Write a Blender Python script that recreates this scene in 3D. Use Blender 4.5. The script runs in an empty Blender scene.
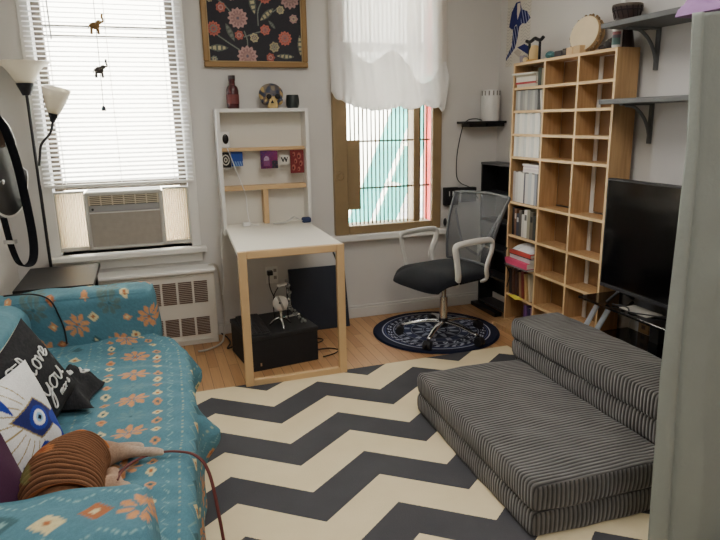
import bpy, bmesh, math, random
import numpy as np
from mathutils import Vector, Matrix, Euler
random.seed(7); rng = np.random.default_rng(5)
S = bpy.context.scene
C = S.collection
PI = math.pi
R = math.radians

# ------------------------------------------------------------------ materials
def lin(c):
    return tuple((v/12.92 if v <= .04045 else ((v+.055)/1.055)**2.4) for v in c[:3])
def rgb(r, g, b): return lin((r/255, g/255, b/255))
MATS = {}
def mat(name, col, rough=.6, metal=0., noise=.06, scale=12., bump=0., bscale=60., spec=.5, trans=None, alpha=1., coat=0.):
    if name in MATS: return MATS[name]
    m = bpy.data.materials.new(name); m.use_nodes = True
    nt = m.node_tree; n = nt.nodes; l = nt.links
    b = n['Principled BSDF']; out = n['Material Output']
    c = rgb(*col)
    b.inputs['Roughness'].default_value = rough; b.inputs['Metallic'].default_value = metal
    b.inputs['Specular IOR Level'].default_value = spec
    if coat: b.inputs['Coat Weight'].default_value = coat
    tc = n.new('ShaderNodeTexCoord')
    nz = n.new('ShaderNodeTexNoise'); nz.inputs['Scale'].default_value = scale; nz.inputs['Detail'].default_value = 4
    l.new(tc.outputs['Object'], nz.inputs['Vector'])
    mx = n.new('ShaderNodeMixRGB'); mx.inputs[1].default_value = (*[v*(1-noise) for v in c], 1)
    mx.inputs[2].default_value = (*[min(1, v*(1+noise)) for v in c], 1)
    l.new(nz.outputs['Fac'], mx.inputs[0]); l.new(mx.outputs[0], b.inputs['Base Color'])
    if bump:
        n2 = n.new('ShaderNodeTexNoise'); n2.inputs['Scale'].default_value = bscale; n2.inputs['Detail'].default_value = 3
        l.new(tc.outputs['Object'], n2.inputs['Vector'])
        bp = n.new('ShaderNodeBump'); bp.inputs['Strength'].default_value = bump; bp.inputs['Distance'].default_value = .01
        l.new(n2.outputs['Fac'], bp.inputs['Height']); l.new(bp.outputs[0], b.inputs['Normal'])
    sh = b.outputs[0]
    if trans:                       # translucent cloth: trans = weight
        t = n.new('ShaderNodeBsdfTranslucent'); l.new(mx.outputs[0], t.inputs['Color'])
        ms = n.new('ShaderNodeMixShader'); ms.inputs[0].default_value = trans
        l.new(sh, ms.inputs[1]); l.new(t.outputs[0], ms.inputs[2]); sh = ms.outputs[0]
    if alpha < 1:
        t = n.new('ShaderNodeBsdfTransparent')
        ms = n.new('ShaderNodeMixShader'); ms.inputs[0].default_value = alpha
        l.new(t.outputs[0], ms.inputs[1]); l.new(sh, ms.inputs[2]); sh = ms.outputs[0]
    if sh != b.outputs[0]: l.new(sh, out.inputs['Surface'])
    MATS[name] = m
    return m
def vmat(name, rough=.85, bump=.15, bscale=300., trans=None, spec=.2):
    """procedural pattern carried as a colour attribute, woven bump on top"""
    if name in MATS: return MATS[name]
    m = bpy.data.materials.new(name); m.use_nodes = True
    nt = m.node_tree; n = nt.nodes; l = nt.links
    b = n['Principled BSDF']; b.inputs['Roughness'].default_value = rough; b.inputs['Specular IOR Level'].default_value = spec
    a = n.new('ShaderNodeAttribute'); a.attribute_name = 'Col'
    tc = n.new('ShaderNodeTexCoord'); nz = n.new('ShaderNodeTexNoise'); nz.inputs['Scale'].default_value = bscale
    l.new(tc.outputs['Object'], nz.inputs['Vector'])
    mr = n.new('ShaderNodeMapRange'); mr.inputs[3].default_value = .82; mr.inputs[4].default_value = 1.18
    l.new(nz.outputs['Fac'], mr.inputs[0])
    mx = n.new('ShaderNodeMixRGB'); mx.blend_type = 'MULTIPLY'; mx.inputs[0].default_value = 1
    l.new(a.outputs['Color'], mx.inputs[1]); l.new(mr.outputs[0], mx.inputs[2])
    l.new(mx.outputs[0], b.inputs['Base Color'])
    bp = n.new('ShaderNodeBump'); bp.inputs['Strength'].default_value = bump; bp.inputs['Distance'].default_value = .004
    l.new(nz.outputs['Fac'], bp.inputs['Height']); l.new(bp.outputs[0], b.inputs['Normal'])
    MATS[name] = m
    return m
def math_node(n, l, op, a, b=None):
    x = n.new('ShaderNodeMath'); x.operation = op
    for i, v in enumerate((a, b)):
        if v is None: continue
        if isinstance(v, (int, float)): x.inputs[i].default_value = v
        else: l.new(v, x.inputs[i])
    return x.outputs[0]

# ------------------------------------------------------------------ mesh builder
class MB:
    def __init__(s): s.bm = bmesh.new(); s.cols = None
    def _add(s, vs, fs):
        v = [s.bm.verts.new(p) for p in vs]
        for f in fs:
            try: s.bm.faces.new([v[i] for i in f])
            except ValueError: pass
        return v
    def box(s, lo, hi, M=None):
        x0, y0, z0 = lo; x1, y1, z1 = hi
        vs = [Vector(p) for p in ((x0,y0,z0),(x1,y0,z0),(x1,y1,z0),(x0,y1,z0),(x0,y0,z1),(x1,y0,z1),(x1,y1,z1),(x0,y1,z1))]
        if M is not None: vs = [M @ v for v in vs]
        s._add(vs, [(0,3,2,1),(4,5,6,7),(0,1,5,4),(1,2,6,5),(2,3,7,6),(3,0,4,7)]); return s
    def tube(s, pts, r, n=8, cap=True, flat=1., upv=None):
        pts = [Vector(p) for p in pts]; N = len(pts)
        rs = r if isinstance(r, (list, tuple)) else [r]*N
        rings = []; prev = None
        for i, p in enumerate(pts):
            t = (pts[min(i+1, N-1)]-pts[max(i-1, 0)]).normalized()
            if prev is None:
                u = Vector(upv) if upv else (Vector((0,0,1)) if abs(t.z) < .9 else Vector((1,0,0)))
            else: u = prev
            u = (u - t*u.dot(t))
            u = u.normalized() if u.length > 1e-6 else t.orthogonal().normalized()
            prev = u; w = t.cross(u)
            rings.append([s.bm.verts.new(p + (u*math.cos(2*PI*k/n)*flat + w*math.sin(2*PI*k/n))*rs[i]) for k in range(n)])
        for a, b in zip(rings, rings[1:]):
            for k in range(n): s.bm.faces.new((a[k], a[(k+1)%n], b[(k+1)%n], b[k]))
        if cap: s.bm.faces.new(rings[0][::-1]); s.bm.faces.new(rings[-1])
        return s
    def cyl(s, p0, p1, r, n=16, r2=None): return s.tube([p0, p1], [r, r if r2 is None else r2], n)
    def lathe(s, prof, o=(0,0,0), n=24, M=None):
        rings = []
        for r, z in prof:
            rg = []
            for k in range(n):
                v = Vector((r*math.cos(2*PI*k/n), r*math.sin(2*PI*k/n), z))
                if M is not None: v = M @ v
                rg.append(s.bm.verts.new(v + Vector(o)))
            rings.append(rg)
        for a, b in zip(rings, rings[1:]):
            for k in range(n): s.bm.faces.new((a[k], a[(k+1)%n], b[(k+1)%n], b[k]))
        if prof[0][0] > 1e-4: s.bm.faces.new(rings[0][::-1])
        if prof[-1][0] > 1e-4: s.bm.faces.new(rings[-1])
        return s
    def sphere(s, c, r, n=16, sc=(1,1,1), M=None):
        M2 = Matrix.Translation(c) @ (M if M is not None else Matrix()) @ Matrix.Diagonal((r*sc[0], r*sc[1], r*sc[2], 1))
        bmesh.ops.create_uvsphere(s.bm, u_segments=n, v_segments=max(6, n*2//3), radius=1, matrix=M2); return s
    def prism(s, poly, ax, d0, d1):
        """poly: 2-D points; ax: function (a, b, depth) -> 3-D"""
        N = len(poly)
        a = [s.bm.verts.new(ax(p[0], p[1], d0)) for p in poly]; b = [s.bm.verts.new(ax(p[0], p[1], d1)) for p in poly]
        s.bm.faces.new(a[::-1]); s.bm.faces.new(b)
        for i in range(N): s.bm.faces.new((a[i], a[(i+1)%N], b[(i+1)%N], b[i]))
        return s
    def build(s, name, m, parent=None, smooth=None, bevel=0., seg=2, loc=None):
        bm = s.bm
        bmesh.ops.recalc_face_normals(bm, faces=bm.faces)
        me = bpy.data.meshes.new(name)
        if loc is not None: bmesh.ops.translate(bm, verts=bm.verts, vec=-Vector(loc))
        bm.to_mesh(me); bm.free()
        me.materials.append(m)
        if smooth:
            me.polygons.foreach_set('use_smooth', [True]*len(me.polygons))
            if smooth is not True: me.set_sharp_from_angle(angle=R(smooth))
        o = bpy.data.objects.new(name, me); C.objects.link(o)
        if loc is not None: o.location = loc
        if parent: o.parent = parent
        if bevel:
            md = o.modifiers.new('bevel', 'BEVEL'); md.width = bevel; md.segments = seg; md.limit_method = 'ANGLE'; md.angle_limit = R(40)
        return o
def np_mesh(name, P, F, col, m, parent=None, smooth=True, loc=None):
    """P (n,3) array, F list/array of quads, col (n,3) sRGB 0..1"""
    me = bpy.data.meshes.new(name)
    P = np.asarray(P, float)
    if loc is not None: P = P - np.array(loc)
    me.from_pydata(P.tolist(), [], np.asarray(F).tolist()); me.update()
    if col is not None:
        c = np.asarray(col, float); c = np.where(c <= .04045, c/12.92, ((c+.055)/1.055)**2.4)
        a = me.color_attributes.new('Col', 'FLOAT_COLOR', 'POINT')
        a.data.foreach_set('color', np.hstack([c, np.ones((len(c), 1))]).astype(np.float32).ravel())
    me.materials.append(m)
    if smooth: me.polygons.foreach_set('use_smooth', [True]*len(me.polygons))
    o = bpy.data.objects.new(name, me); C.objects.link(o)
    if loc is not None: o.location = loc
    if parent: o.parent = parent
    return o
def gridF(nu, nv, off=0, flip=False, wrap=False):
    i = np.arange(nu-1)[:, None]; j = np.arange(nv-1)[None, :]
    a = i*nv+j; q = np.stack([a, a+nv, a+nv+1, a+1], -1).reshape(-1, 4)+off
    if wrap:
        i = np.arange(nu-1); a = i*nv+nv-1; b = i*nv
        q = np.vstack([q, np.stack([a, a+nv, b+nv, b], -1)+off])
    return q[:, ::-1] if flip else q
def softbox(lo, hi, r, step=.02, inflate=0.):
    """closed rounded box; returns P, N, F"""
    lo = np.array(lo, float); hi = np.array(hi, float); Ps = []; Fs = []; off = 0
    for ax in range(3):
        u, v = (ax+1) % 3, (ax+2) % 3
        for sgn in (0, 1):
            nu = max(3, int((hi[u]-lo[u])/step)+1); nv = max(3, int((hi[v]-lo[v])/step)+1)
            U, V = np.meshgrid(np.linspace(lo[u], hi[u], nu), np.linspace(lo[v], hi[v], nv), indexing='ij')
            P = np.zeros((nu, nv, 3)); P[..., u] = U; P[..., v] = V; P[..., ax] = hi[ax] if sgn else lo[ax]
            Ps.append(P.reshape(-1, 3)); Fs.append(gridF(nu, nv, off, flip=(sgn == 0))); off += nu*nv
    P = np.vstack(Ps); F = np.vstack(Fs)
    q = np.clip(P, lo+r, hi-r); d = P-q; L = np.linalg.norm(d, axis=1, keepdims=True); N = d/np.maximum(L, 1e-9)
    P = q+N*np.minimum(r, np.maximum(L, 1e-9))*np.where(L > 1e-9, 1, 0)
    # keep flat faces where only one axis is outside
    P = q+N*r
    if inflate:
        c = (lo+hi)/2; h = (hi-lo)/2; w = np.prod(1-np.clip(np.abs((P-c)/h), 0, 1)**2*np.where(np.abs(N) > .7, 0, 1), axis=1)
        P = P+N*inflate*w[:, None]
    key = np.round(P, 5); _, ix, inv = np.unique(key, axis=0, return_index=True, return_inverse=True)
    inv = np.asarray(inv).ravel()
    F = inv[F]; ok = np.array([len(set(f)) == 4 for f in F.tolist()])
    tri = [list(dict.fromkeys(f)) for f in F[~ok].tolist()]
    return P[ix], N[ix], F[ok].tolist()+[t for t in tri if len(t) == 3]
def np_mesh2(name, P, F, col, m, parent=None, smooth=True, loc=None):
    me_F = [list(f) for f in F]
    me = bpy.data.meshes.new(name); P = np.asarray(P, float)
    if loc is not None: P = P-np.array(loc)
    me.from_pydata(P.tolist(), [], me_F); me.update()
    if col is not None:
        c = np.asarray(col, float); c = np.where(c <= .04045, c/12.92, ((c+.055)/1.055)**2.4)
        a = me.color_attributes.new('Col', 'FLOAT_COLOR', 'POINT')
        a.data.foreach_set('color', np.hstack([c, np.ones((len(c), 1))]).astype(np.float32).ravel())
    me.materials.append(m)
    if smooth: me.polygons.foreach_set('use_smooth', [True]*len(me.polygons))
    o = bpy.data.objects.new(name, me); C.objects.link(o)
    if loc is not None: o.location = loc
    if parent: o.parent = parent
    return o

# ------------------------------------------------------------------ naming
def tag(o, label, cat, group=None, kind=None):
    o['label'] = label; o['category'] = cat
    if group: o['group'] = group
    if kind: o['kind'] = kind
    return o
def thing(name, label, cat, loc=(0,0,0), rotz=0., group=None):
    o = bpy.data.objects.new(name, None); C.objects.link(o); o.location = loc; o.rotation_euler = (0,0,rotz); o.empty_display_size = .05
    return tag(o, label, cat, group)
def struct(o): o['kind'] = 'structure'; return o
def sroot(name, loc=(0,0,0)):
    o = bpy.data.objects.new(name, None); C.objects.link(o); o.location = loc; o.empty_display_size = .05
    return struct(o)
def dup(root, loc, rotz=None, label=None, group=None):
    r = root.copy(); C.objects.link(r); r.location = loc
    if rotz is not None: r.rotation_euler = (0,0,rotz)
    if label: r['label'] = label
    if group: r['group'] = group
    for ch in list(root.children):
        c = ch.copy(); C.objects.link(c); c.parent = r
        for g in list(ch.children):
            d = g.copy(); C.objects.link(d); d.parent = c
    return r
def catmull(pts, k=6, closed=False):
    pts = [Vector(p) for p in pts]; out = []; N = len(pts)
    rng_ = range(N if closed else N-1)
    for i in rng_:
        if closed: p0, p1, p2, p3 = pts[(i-1) % N], pts[i], pts[(i+1) % N], pts[(i+2) % N]
        else: p0, p1, p2, p3 = pts[max(i-1, 0)], pts[i], pts[i+1], pts[min(i+2, N-1)]
        for j in range(k):
            t = j/k
            out.append(.5*((2*p1)+(p2-p0)*t+(2*p0-5*p1+4*p2-p3)*t*t+(3*p1-p0-3*p2+p3)*t**3))
    if not closed: out.append(pts[-1])
    return out

# ------------------------------------------------------------------ colours
wall_m = mat('wall paint', (206,203,198), .85, noise=.05, scale=2.5, bump=.12, bscale=9)
ceil_m = mat('ceiling paint', (225,221,214), .9, noise=.02)
white_m = mat('white gloss paint', (226,224,218), .45, noise=.03, scale=6)
offwhite_m = mat('off white enamel', (214,209,198), .5, noise=.04, scale=5)
brownwood_m = mat('brown window wood', (140,118,84), .5, noise=.18, scale=9, bump=.1, bscale=30)
birch_m = mat('pale birch wood', (204,170,124), .5, noise=.12, scale=7)
black_m = mat('black satin', (20,20,22), .45, noise=.1)
blackglass_m = mat('black glass', (7,7,9), .12, noise=.02, spec=.6)
blackplastic_m = mat('black plastic', (26,26,29), .5, noise=.1, bump=.05)
blackfab_m = mat('black fabric', (24,25,30), .9, noise=.2, scale=60, bump=.2, bscale=250, spec=.2)
chrome_m = mat('polished metal', (205,206,208), .18, metal=1, noise=.03)
alu_m = mat('silver metal', (196,208,224), .35, metal=.55, noise=.04)
darkmetal_m = mat('dark metal', (42,42,46), .4, metal=.6, noise=.1)
greyshelf_m = mat('grey shelf paint', (96,98,98), .6, noise=.08)
greyplas_m = mat('light grey plastic', (196,194,186), .5, noise=.03)
whiteplas_m = mat('white plastic', (225,224,220), .4, noise=.02)
glassw_m = mat('frosted glass', (236,230,216), .35, noise=.03, trans=.35)
def xx(name, a, b): return a

def wood_shelf_mat():
    m = mat('oak veneer', (188,140,84), .5, noise=.05)
    n = m.node_tree.nodes; l = m.node_tree.links; b = n['Principled BSDF']
    tc = n.new('ShaderNodeTexCoord'); mp = n.new('ShaderNodeMapping'); mp.inputs['Scale'].default_value = (22, 22, 1.6)
    l.new(tc.outputs['Object'], mp.inputs['Vector'])
    nz = n.new('ShaderNodeTexNoise'); nz.inputs['Scale'].default_value = 3; nz.inputs['Detail'].default_value = 6; l.new(mp.outputs[0], nz.inputs['Vector'])
    cr = n.new('ShaderNodeValToRGB'); cr.color_ramp.elements[0].color = (*rgb(164,126,84), 1); cr.color_ramp.elements[1].color = (*rgb(190,152,106), 1)
    cr.color_ramp.elements[0].position = .3; cr.color_ramp.elements[1].position = .7
    l.new(nz.outputs['Fac'], cr.inputs[0]); l.new(cr.outputs[0], b.inputs['Base Color'])
    return m
oak_m = wood_shelf_mat()
def floor_mat():
    m = bpy.data.materials.new('oak plank floor'); m.use_nodes = True
    n = m.node_tree.nodes; l = m.node_tree.links; b = n['Principled BSDF']
    tc = n.new('ShaderNodeTexCoord'); sp = n.new('ShaderNodeSeparateXYZ'); l.new(tc.outputs['Object'], sp.inputs[0])
    cb = n.new('ShaderNodeCombineXYZ'); l.new(sp.outputs['Y'], cb.inputs['X']); l.new(sp.outputs['X'], cb.inputs['Y'])
    br = n.new('ShaderNodeTexBrick'); l.new(cb.outputs[0], br.inputs['Vector'])
    br.inputs['Scale'].default_value = 1; br.inputs['Brick Width'].default_value = .62; br.inputs['Row Height'].default_value = .057
    br.inputs['Mortar Size'].default_value = .0012; br.inputs['Mortar Smooth'].default_value = .1; br.offset = .37
    br.inputs['Color1'].default_value = (*rgb(190,148,102), 1); br.inputs['Color2'].default_value = (*rgb(166,122,80), 1); br.inputs['Mortar'].default_value = (*rgb(70,44,24), 1)
    mp = n.new('ShaderNodeMapping'); mp.inputs['Scale'].default_value = (30, 2, 1); l.new(tc.outputs['Object'], mp.inputs['Vector'])
    nz = n.new('ShaderNodeTexNoise'); nz.inputs['Scale'].default_value = 3; nz.inputs['Detail'].default_value = 6; l.new(mp.outputs[0], nz.inputs['Vector'])
    mr = n.new('ShaderNodeMapRange'); mr.inputs[3].default_value = .78; mr.inputs[4].default_value = 1.2; l.new(nz.outputs['Fac'], mr.inputs[0])
    mx = n.new('ShaderNodeMixRGB'); mx.blend_type = 'MULTIPLY'; mx.inputs[0].default_value = 1
    l.new(br.outputs['Color'], mx.inputs[1]); l.new(mr.outputs[0], mx.inputs[2]); l.new(mx.outputs[0], b.inputs['Base Color'])
    b.inputs['Roughness'].default_value = .38
    return m
def rug_mat():
    m = bpy.data.materials.new('chevron rug weave'); m.use_nodes = True
    n = m.node_tree.nodes; l = m.node_tree.links; b = n['Principled BSDF']
    tc = n.new('ShaderNodeTexCoord'); sp = n.new('ShaderNodeSeparateXYZ'); l.new(tc.outputs['Object'], sp.inputs[0])
    # triangle wave of period .57 m along x, 0 at the peak, -.22 in the trough
    u = math_node(n, l, 'FRACT', math_node(n, l, 'DIVIDE', math_node(n, l, 'ADD', sp.outputs['X'], 5.70-.20), .57))
    tri = math_node(n, l, 'SUBTRACT', 1.0, math_node(n, l, 'ABSOLUTE', math_node(n, l, 'SUBTRACT', math_node(n, l, 'MULTIPLY', u, 2.), 1.)))
    y = math_node(n, l, 'ADD', sp.outputs['Y'], math_node(n, l, 'MULTIPLY', tri, .22))
    f = math_node(n, l, 'FRACT', math_node(n, l, 'DIVIDE', math_node(n, l, 'SUBTRACT', y, 2.862-3.9), .39))
    nz = n.new('ShaderNodeTexNoise'); nz.inputs['Scale'].default_value = 220; l.new(tc.outputs['Object'], nz.inputs['Vector'])
    f2 = math_node(n, l, 'ADD', f, math_node(n, l, 'MULTIPLY', math_node(n, l, 'SUBTRACT', nz.outputs['Fac'], .5), .02))
    dark = math_node(n, l, 'LESS_THAN', f2, .49)
    n3 = n.new('ShaderNodeTexNoise'); n3.inputs['Scale'].default_value = 5; n3.inputs['Detail'].default_value = 5; l.new(tc.outputs['Object'], n3.inputs['Vector'])
    def two(a, c):
        x = n.new('ShaderNodeMixRGB'); x.inputs[1].default_value = (*rgb(*a), 1); x.inputs[2].default_value = (*rgb(*c), 1); l.new(n3.outputs['Fac'], x.inputs[0]); return x.outputs[0]
    mx = n.new('ShaderNodeMixRGB'); l.new(dark, mx.inputs[0]); l.new(two((212,195,156), (232,217,182)), mx.inputs[1]); l.new(two((66,66,70), (82,82,85)), mx.inputs[2])
    l.new(mx.outputs[0], b.inputs['Base Color']); b.inputs['Roughness'].default_value = .95; b.inputs['Specular IOR Level'].default_value = .15
    bp = n.new('ShaderNodeBump'); bp.inputs['Strength'].default_value = .35; bp.inputs['Distance'].default_value = .004; l.new(nz.outputs['Fac'], bp.inputs['Height']); l.new(bp.outputs[0], b.inputs['Normal'])
    return m
def cord_mat(axis, name):
    m = bpy.data.materials.new(name); m.use_nodes = True
    n = m.node_tree.nodes; l = m.node_tree.links; b = n['Principled BSDF']
    tc = n.new('ShaderNodeTexCoord'); sp = n.new('ShaderNodeSeparateXYZ'); l.new(tc.outputs['Object'], sp.inputs[0])
    nz = n.new('ShaderNodeTexNoise'); nz.inputs['Scale'].default_value = 9; nz.inputs['Detail'].default_value = 5; l.new(tc.outputs['Object'], nz.inputs['Vector'])
    ge = n.new('ShaderNodeNewGeometry'); sn = n.new('ShaderNodeSeparateXYZ'); l.new(ge.outputs['Normal'], sn.inputs[0])
    end = math_node(n, l, 'GREATER_THAN', math_node(n, l, 'ABSOLUTE', sn.outputs['Y']), .72)
    mxx = n.new('ShaderNodeMix'); mxx.data_type = 'FLOAT'; l.new(end, mxx.inputs[0]); l.new(sp.outputs['Y'], mxx.inputs[2]); l.new(sp.outputs['X'], mxx.inputs[3])
    p = math_node(n, l, 'ADD', math_node(n, l, 'MULTIPLY', mxx.outputs[0], 2*PI/.0175), math_node(n, l, 'MULTIPLY', nz.outputs['Fac'], 1.2))
    h = math_node(n, l, 'ADD', math_node(n, l, 'MULTIPLY', math_node(n, l, 'SINE', p), .5), .5)
    cr = n.new('ShaderNodeValToRGB'); l.new(h, cr.inputs[0])
    e = cr.color_ramp.elements; e[0].position = .05; e[0].color = (*rgb(46,45,44), 1); e[1].position = .75; e[1].color = (*rgb(98,95,92), 1)
    mr = n.new('ShaderNodeMapRange'); mr.inputs[1].default_value = .3; mr.inputs[2].default_value = .7; mr.inputs[3].default_value = .75; mr.inputs[4].default_value = 1.3; l.new(nz.outputs['Fac'], mr.inputs[0])
    mx = n.new('ShaderNodeMixRGB'); mx.blend_type = 'MULTIPLY'; mx.inputs[0].default_value = 1; l.new(cr.outputs[0], mx.inputs[1]); l.new(mr.outputs[0], mx.inputs[2])
    l.new(mx.outputs[0], b.inputs['Base Color']); b.inputs['Roughness'].default_value = .8; b.inputs['Sheen Weight'].default_value = .3; b.inputs['Specular IOR Level'].default_value = .2
    bp = n.new('ShaderNodeBump'); bp.inputs['Strength'].default_value = .8; bp.inputs['Distance'].default_value = .006; l.new(h, bp.inputs['Height']); l.new(bp.outputs[0], b.inputs['Normal'])
    return m

# ------------------------------------------------------------------ camera
cam = bpy.data.cameras.new('camera'); cam.sensor_width = 36; cam.lens = 615/720*36; cam.clip_start = .05
co = bpy.data.objects.new('camera', cam); C.objects.link(co)
yaw, pit, rol = .325, .239, -.018
r0 = Vector((math.cos(yaw), -math.sin(yaw), 0)); f0 = Vector((math.sin(yaw), math.cos(yaw), 0)); u0 = Vector((0,0,1))
f1 = f0*math.cos(pit)-u0*math.sin(pit); u1 = f0*math.sin(pit)+u0*math.cos(pit)
r2 = r0*math.cos(rol)+u1*math.sin(rol); u2 = -r0*math.sin(rol)+u1*math.cos(rol)
Mx = Matrix((r2, u2, -f1)).transposed().to_4x4(); Mx.translation = (0,0,1.4)
co.matrix_world = Mx
S.camera = co

# ------------------------------------------------------------------ room shell
W = 4.075; XL = -.80; XR = 2.46; ZC = 2.75; Y0 = -1.6
W1 = (-.55, .225, .625, 2.45); W2 = (1.19, 1.995, .62, 2.5)
f = MB(); f.box((XL-.15, Y0, -.1), (XR+.15, W+.25, 0)); struct(f.build('floor', floor_mat()))
f = MB(); f.box((XL-.15, Y0, ZC), (XR+.15, W+.25, ZC+.1)); struct(f.build('ceiling', ceil_m))
f = MB(); T = .14
def bw(x0, x1, z0, z1): f.box((x0, W, z0), (x1, W+T, z1))
bw(XL-.15, W1[0], 0, ZC); bw(W1[1], W2[0], 0, ZC); bw(W2[1], XR+.15, 0, ZC)
for w in (W1, W2): bw(w[0], w[1], 0, w[2]); bw(w[0], w[1], w[3], ZC)
struct(f.build('wall_back', wall_m))
f = MB(); f.box((XL-.15, Y0, 0), (XL, W, ZC)); struct(f.build('wall_left', wall_m))
f = MB(); f.box((XR, Y0, 0), (XR+.15, W, ZC)); struct(f.build('wall_right', wall_m))
f = MB(); f.box((.35, W-.018, 0), (XR, W, .075)); f.box((.35, W-.012, .075), (XR, W, .092)); struct(f.build('baseboard_back', wall_m, bevel=.004))
f = MB(); f.box((XR-.016, Y0, 0), (XR, W-.02, .09)); struct(f.build('baseboard_right', wall_m, bevel=.004))

f = MB(); f.box((XL-.15, Y0-.15, 0), (XR+.15, Y0, ZC)); struct(f.build('wall_front', wall_m))
glass_m = bpy.data.materials.new('window glass'); glass_m.use_nodes = True
_n = glass_m.node_tree.nodes; _l = glass_m.node_tree.links; _b = _n['Principled BSDF']
_t = _n.new('ShaderNodeBsdfTransparent'); _g = _n.new('ShaderNodeBsdfGlossy'); _g.inputs['Roughness'].default_value = .05
_ms = _n.new('ShaderNodeMixShader'); _ms.inputs[0].default_value = .05
_l.new(_t.outputs[0], _ms.inputs[1]); _l.new(_g.outputs[0], _ms.inputs[2]); _l.new(_ms.outputs[0], _n['Material Output'].inputs['Surface'])

# window 1 (left, white)
w = sroot('window_1', (-.16, W, .6)); wl = Vector(w.location)
def part(mb, name, m, root, **k):
    """mesh given in world coordinates, stored relative to the root's base"""
    rl = root.matrix_basis.translation if root.rotation_euler.z == 0 else None
    o = mb.build(name, m, None, **k)
    if rl is not None:
        o.data.transform(Matrix.Translation(-Vector(root.location)))
    o.parent = root
    return o
x0, x1, z0, z1 = W1
f = MB()
f.box((x0-.06, W-.02, z0), (x0, W, z1+.06)); f.box((x1, W-.02, z0), (x1+.055, W, z1+.06)); f.box((x0, W-.02, z1), (x1, W, z1+.06))
part(f, 'casing', white_m, w, bevel=.005)
f = MB(); f.box((x0-.07, W-.085, z0-.032), (x1+.085, W+.135, z0)); part(f, 'sill', white_m, w, bevel=.006)
f = MB(); f.box((x0-.05, W-.02, z0-.1), (x1+.06, W, z0-.032)); part(f, 'apron', white_m, w, bevel=.004)
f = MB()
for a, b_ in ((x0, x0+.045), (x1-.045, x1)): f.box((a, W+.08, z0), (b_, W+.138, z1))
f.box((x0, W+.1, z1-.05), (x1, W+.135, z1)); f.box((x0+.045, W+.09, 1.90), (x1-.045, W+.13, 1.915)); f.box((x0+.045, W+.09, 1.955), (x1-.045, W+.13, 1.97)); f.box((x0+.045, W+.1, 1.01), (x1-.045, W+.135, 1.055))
part(f, 'sash_frame', mat('backlit sash wood', (104,96,86), .6), w, bevel=.004)  # backlit shade of the sash is put into this darker colour
f = MB(); f.box((x0+.04, W+.125, 1.05), (x1-.04, W+.129, z1-.04)); part(f, 'pane', glass_m, w)
# window 2 (right, brown)
x0, x1, z0, z1 = W2
w = sroot('window_2', (1.6, W, .6))
f = MB()
f.box((x0, W-.03, z0), (x0+.10, W+.13, z1)); f.box((x1-.07, W-.03, z0), (x1, W+.012, z1)); f.box((x0+.1, W-.03, z0), (x1-.07, W+.13, z0+.06)); f.box((x0+.1, W-.03, z1-.08), (x1-.07, W+.13, z1))
f.box((1.79, W-.005, z0+.06), (1.835, W+.1, z1-.08))
f.box((x0+.1, W+.06, 1.85), (x1-.07, W+.1, 1.91))
part(f, 'frame', brownwood_m, w, bevel=.006)
f = MB(); f.box((x0-.04, W-.06, z0-.045), (x1+.06, W+.1, z0-.001)); part(f, 'sill', white_m, w, bevel=.006)
f = MB(); f.box((x0+.09, W+.118, z0+.05), (x1-.002, W+.122, z1-.07)); part(f, 'pane', glass_m, w)
# security grille
g = thing('window_grille', 'brown iron security bars with a lock plate across the right window', 'window bars', (1.55, W+.03, z0+.06))
f = MB(); n_b = 19
xs = [1.300+i*.0305 for i in range(16)]+[1.852, 1.880, 1.905]
for i, x in enumerate(xs): f.tube([(x, W+.03, z0+.06), (x, W+.03, z1-.08)], .0058, 6)
part(f, 'bars', mat('brown iron', (92,78,60), .5, metal=.3), g)
for z in (.935, 1.258, 1.8):
    f = MB(); f.box((x0+.1, W+.018, z-.006), (x1-.07, W+.026, z+.006)); part(f, 'crossbar', mat('brown iron', (92,78,60)), g)
f = MB(); f.box((1.262, W+.004, .79), (1.392, W+.016, 1.268)); part(f, 'lock_plate', brownwood_m, g, bevel=.003)
f = MB(); My = Matrix.Rotation(R(90), 4, 'X')
f.lathe([(.0, 0), (.03, 0), (.034, .006), (.028, .01), (.026, .006), (.016, .006), (.014, .014), (0, .014)], (1.225, W-.03, 1.03), 20, My)
part(f, 'lock', brownwood_m, g, smooth=40)

# ------------------------------------------------------------------ outdoors
out_m = mat('pale render', (236,229,206), .9, noise=.06, scale=1.5)
f = MB(); f.box((-4, 7.2, -3), (7, 7.5, 6))
o = f.build('neighbouring_building', out_m); tag(o, 'pale rendered building wall beyond the windows', 'building')
f = MB()
for i in range(14): f.box((3.0, 7.16, -.2+i*.1), (4.4, 7.2, -.14+i*.1))
o = f.build('louvre_panel', mat('louvre', (196,186,176), .8)); tag(o, 'pale louvred panel on the building outside the right window', 'panel')
teal_m = mat('teal steel', (66,176,158), .5, noise=.08)
fe = thing('fire_escape_stair', 'teal steel fire escape stair seen through the window bars', 'fire escape', (1.9, 5.6, -.6))
def slab(p0, p1, w, y0, y1):
    (a, b), (c, d) = p0, p1
    f.prism([(a, b), (a+w, b), (c+w, d), (c, d)], lambda u, v, dd: Vector((u, dd, v)), y0, y1)
f = MB(); slab((1.32, -.6), (2.36, 1.75), .22, 5.6, 5.64); part(f, 'stringer', teal_m, fe)
f = MB(); slab((1.74, -.6), (2.78, 1.75), .22, 5.9, 5.94); part(f, 'stringer', teal_m, fe)
for i in range(6):
    t = (i+.5)/6; f = MB(); f.box((1.46+1.04*t, 5.64, -.6+2.35*t-.015), (1.74+1.04*t, 5.9, -.6+2.35*t+.015)); part(f, 'tread', out_m, fe)
f = MB(); f.box((1.9, 5.4, 1.72), (3.1, 6.1, 1.78)); part(f, 'landing', teal_m, fe)
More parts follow.
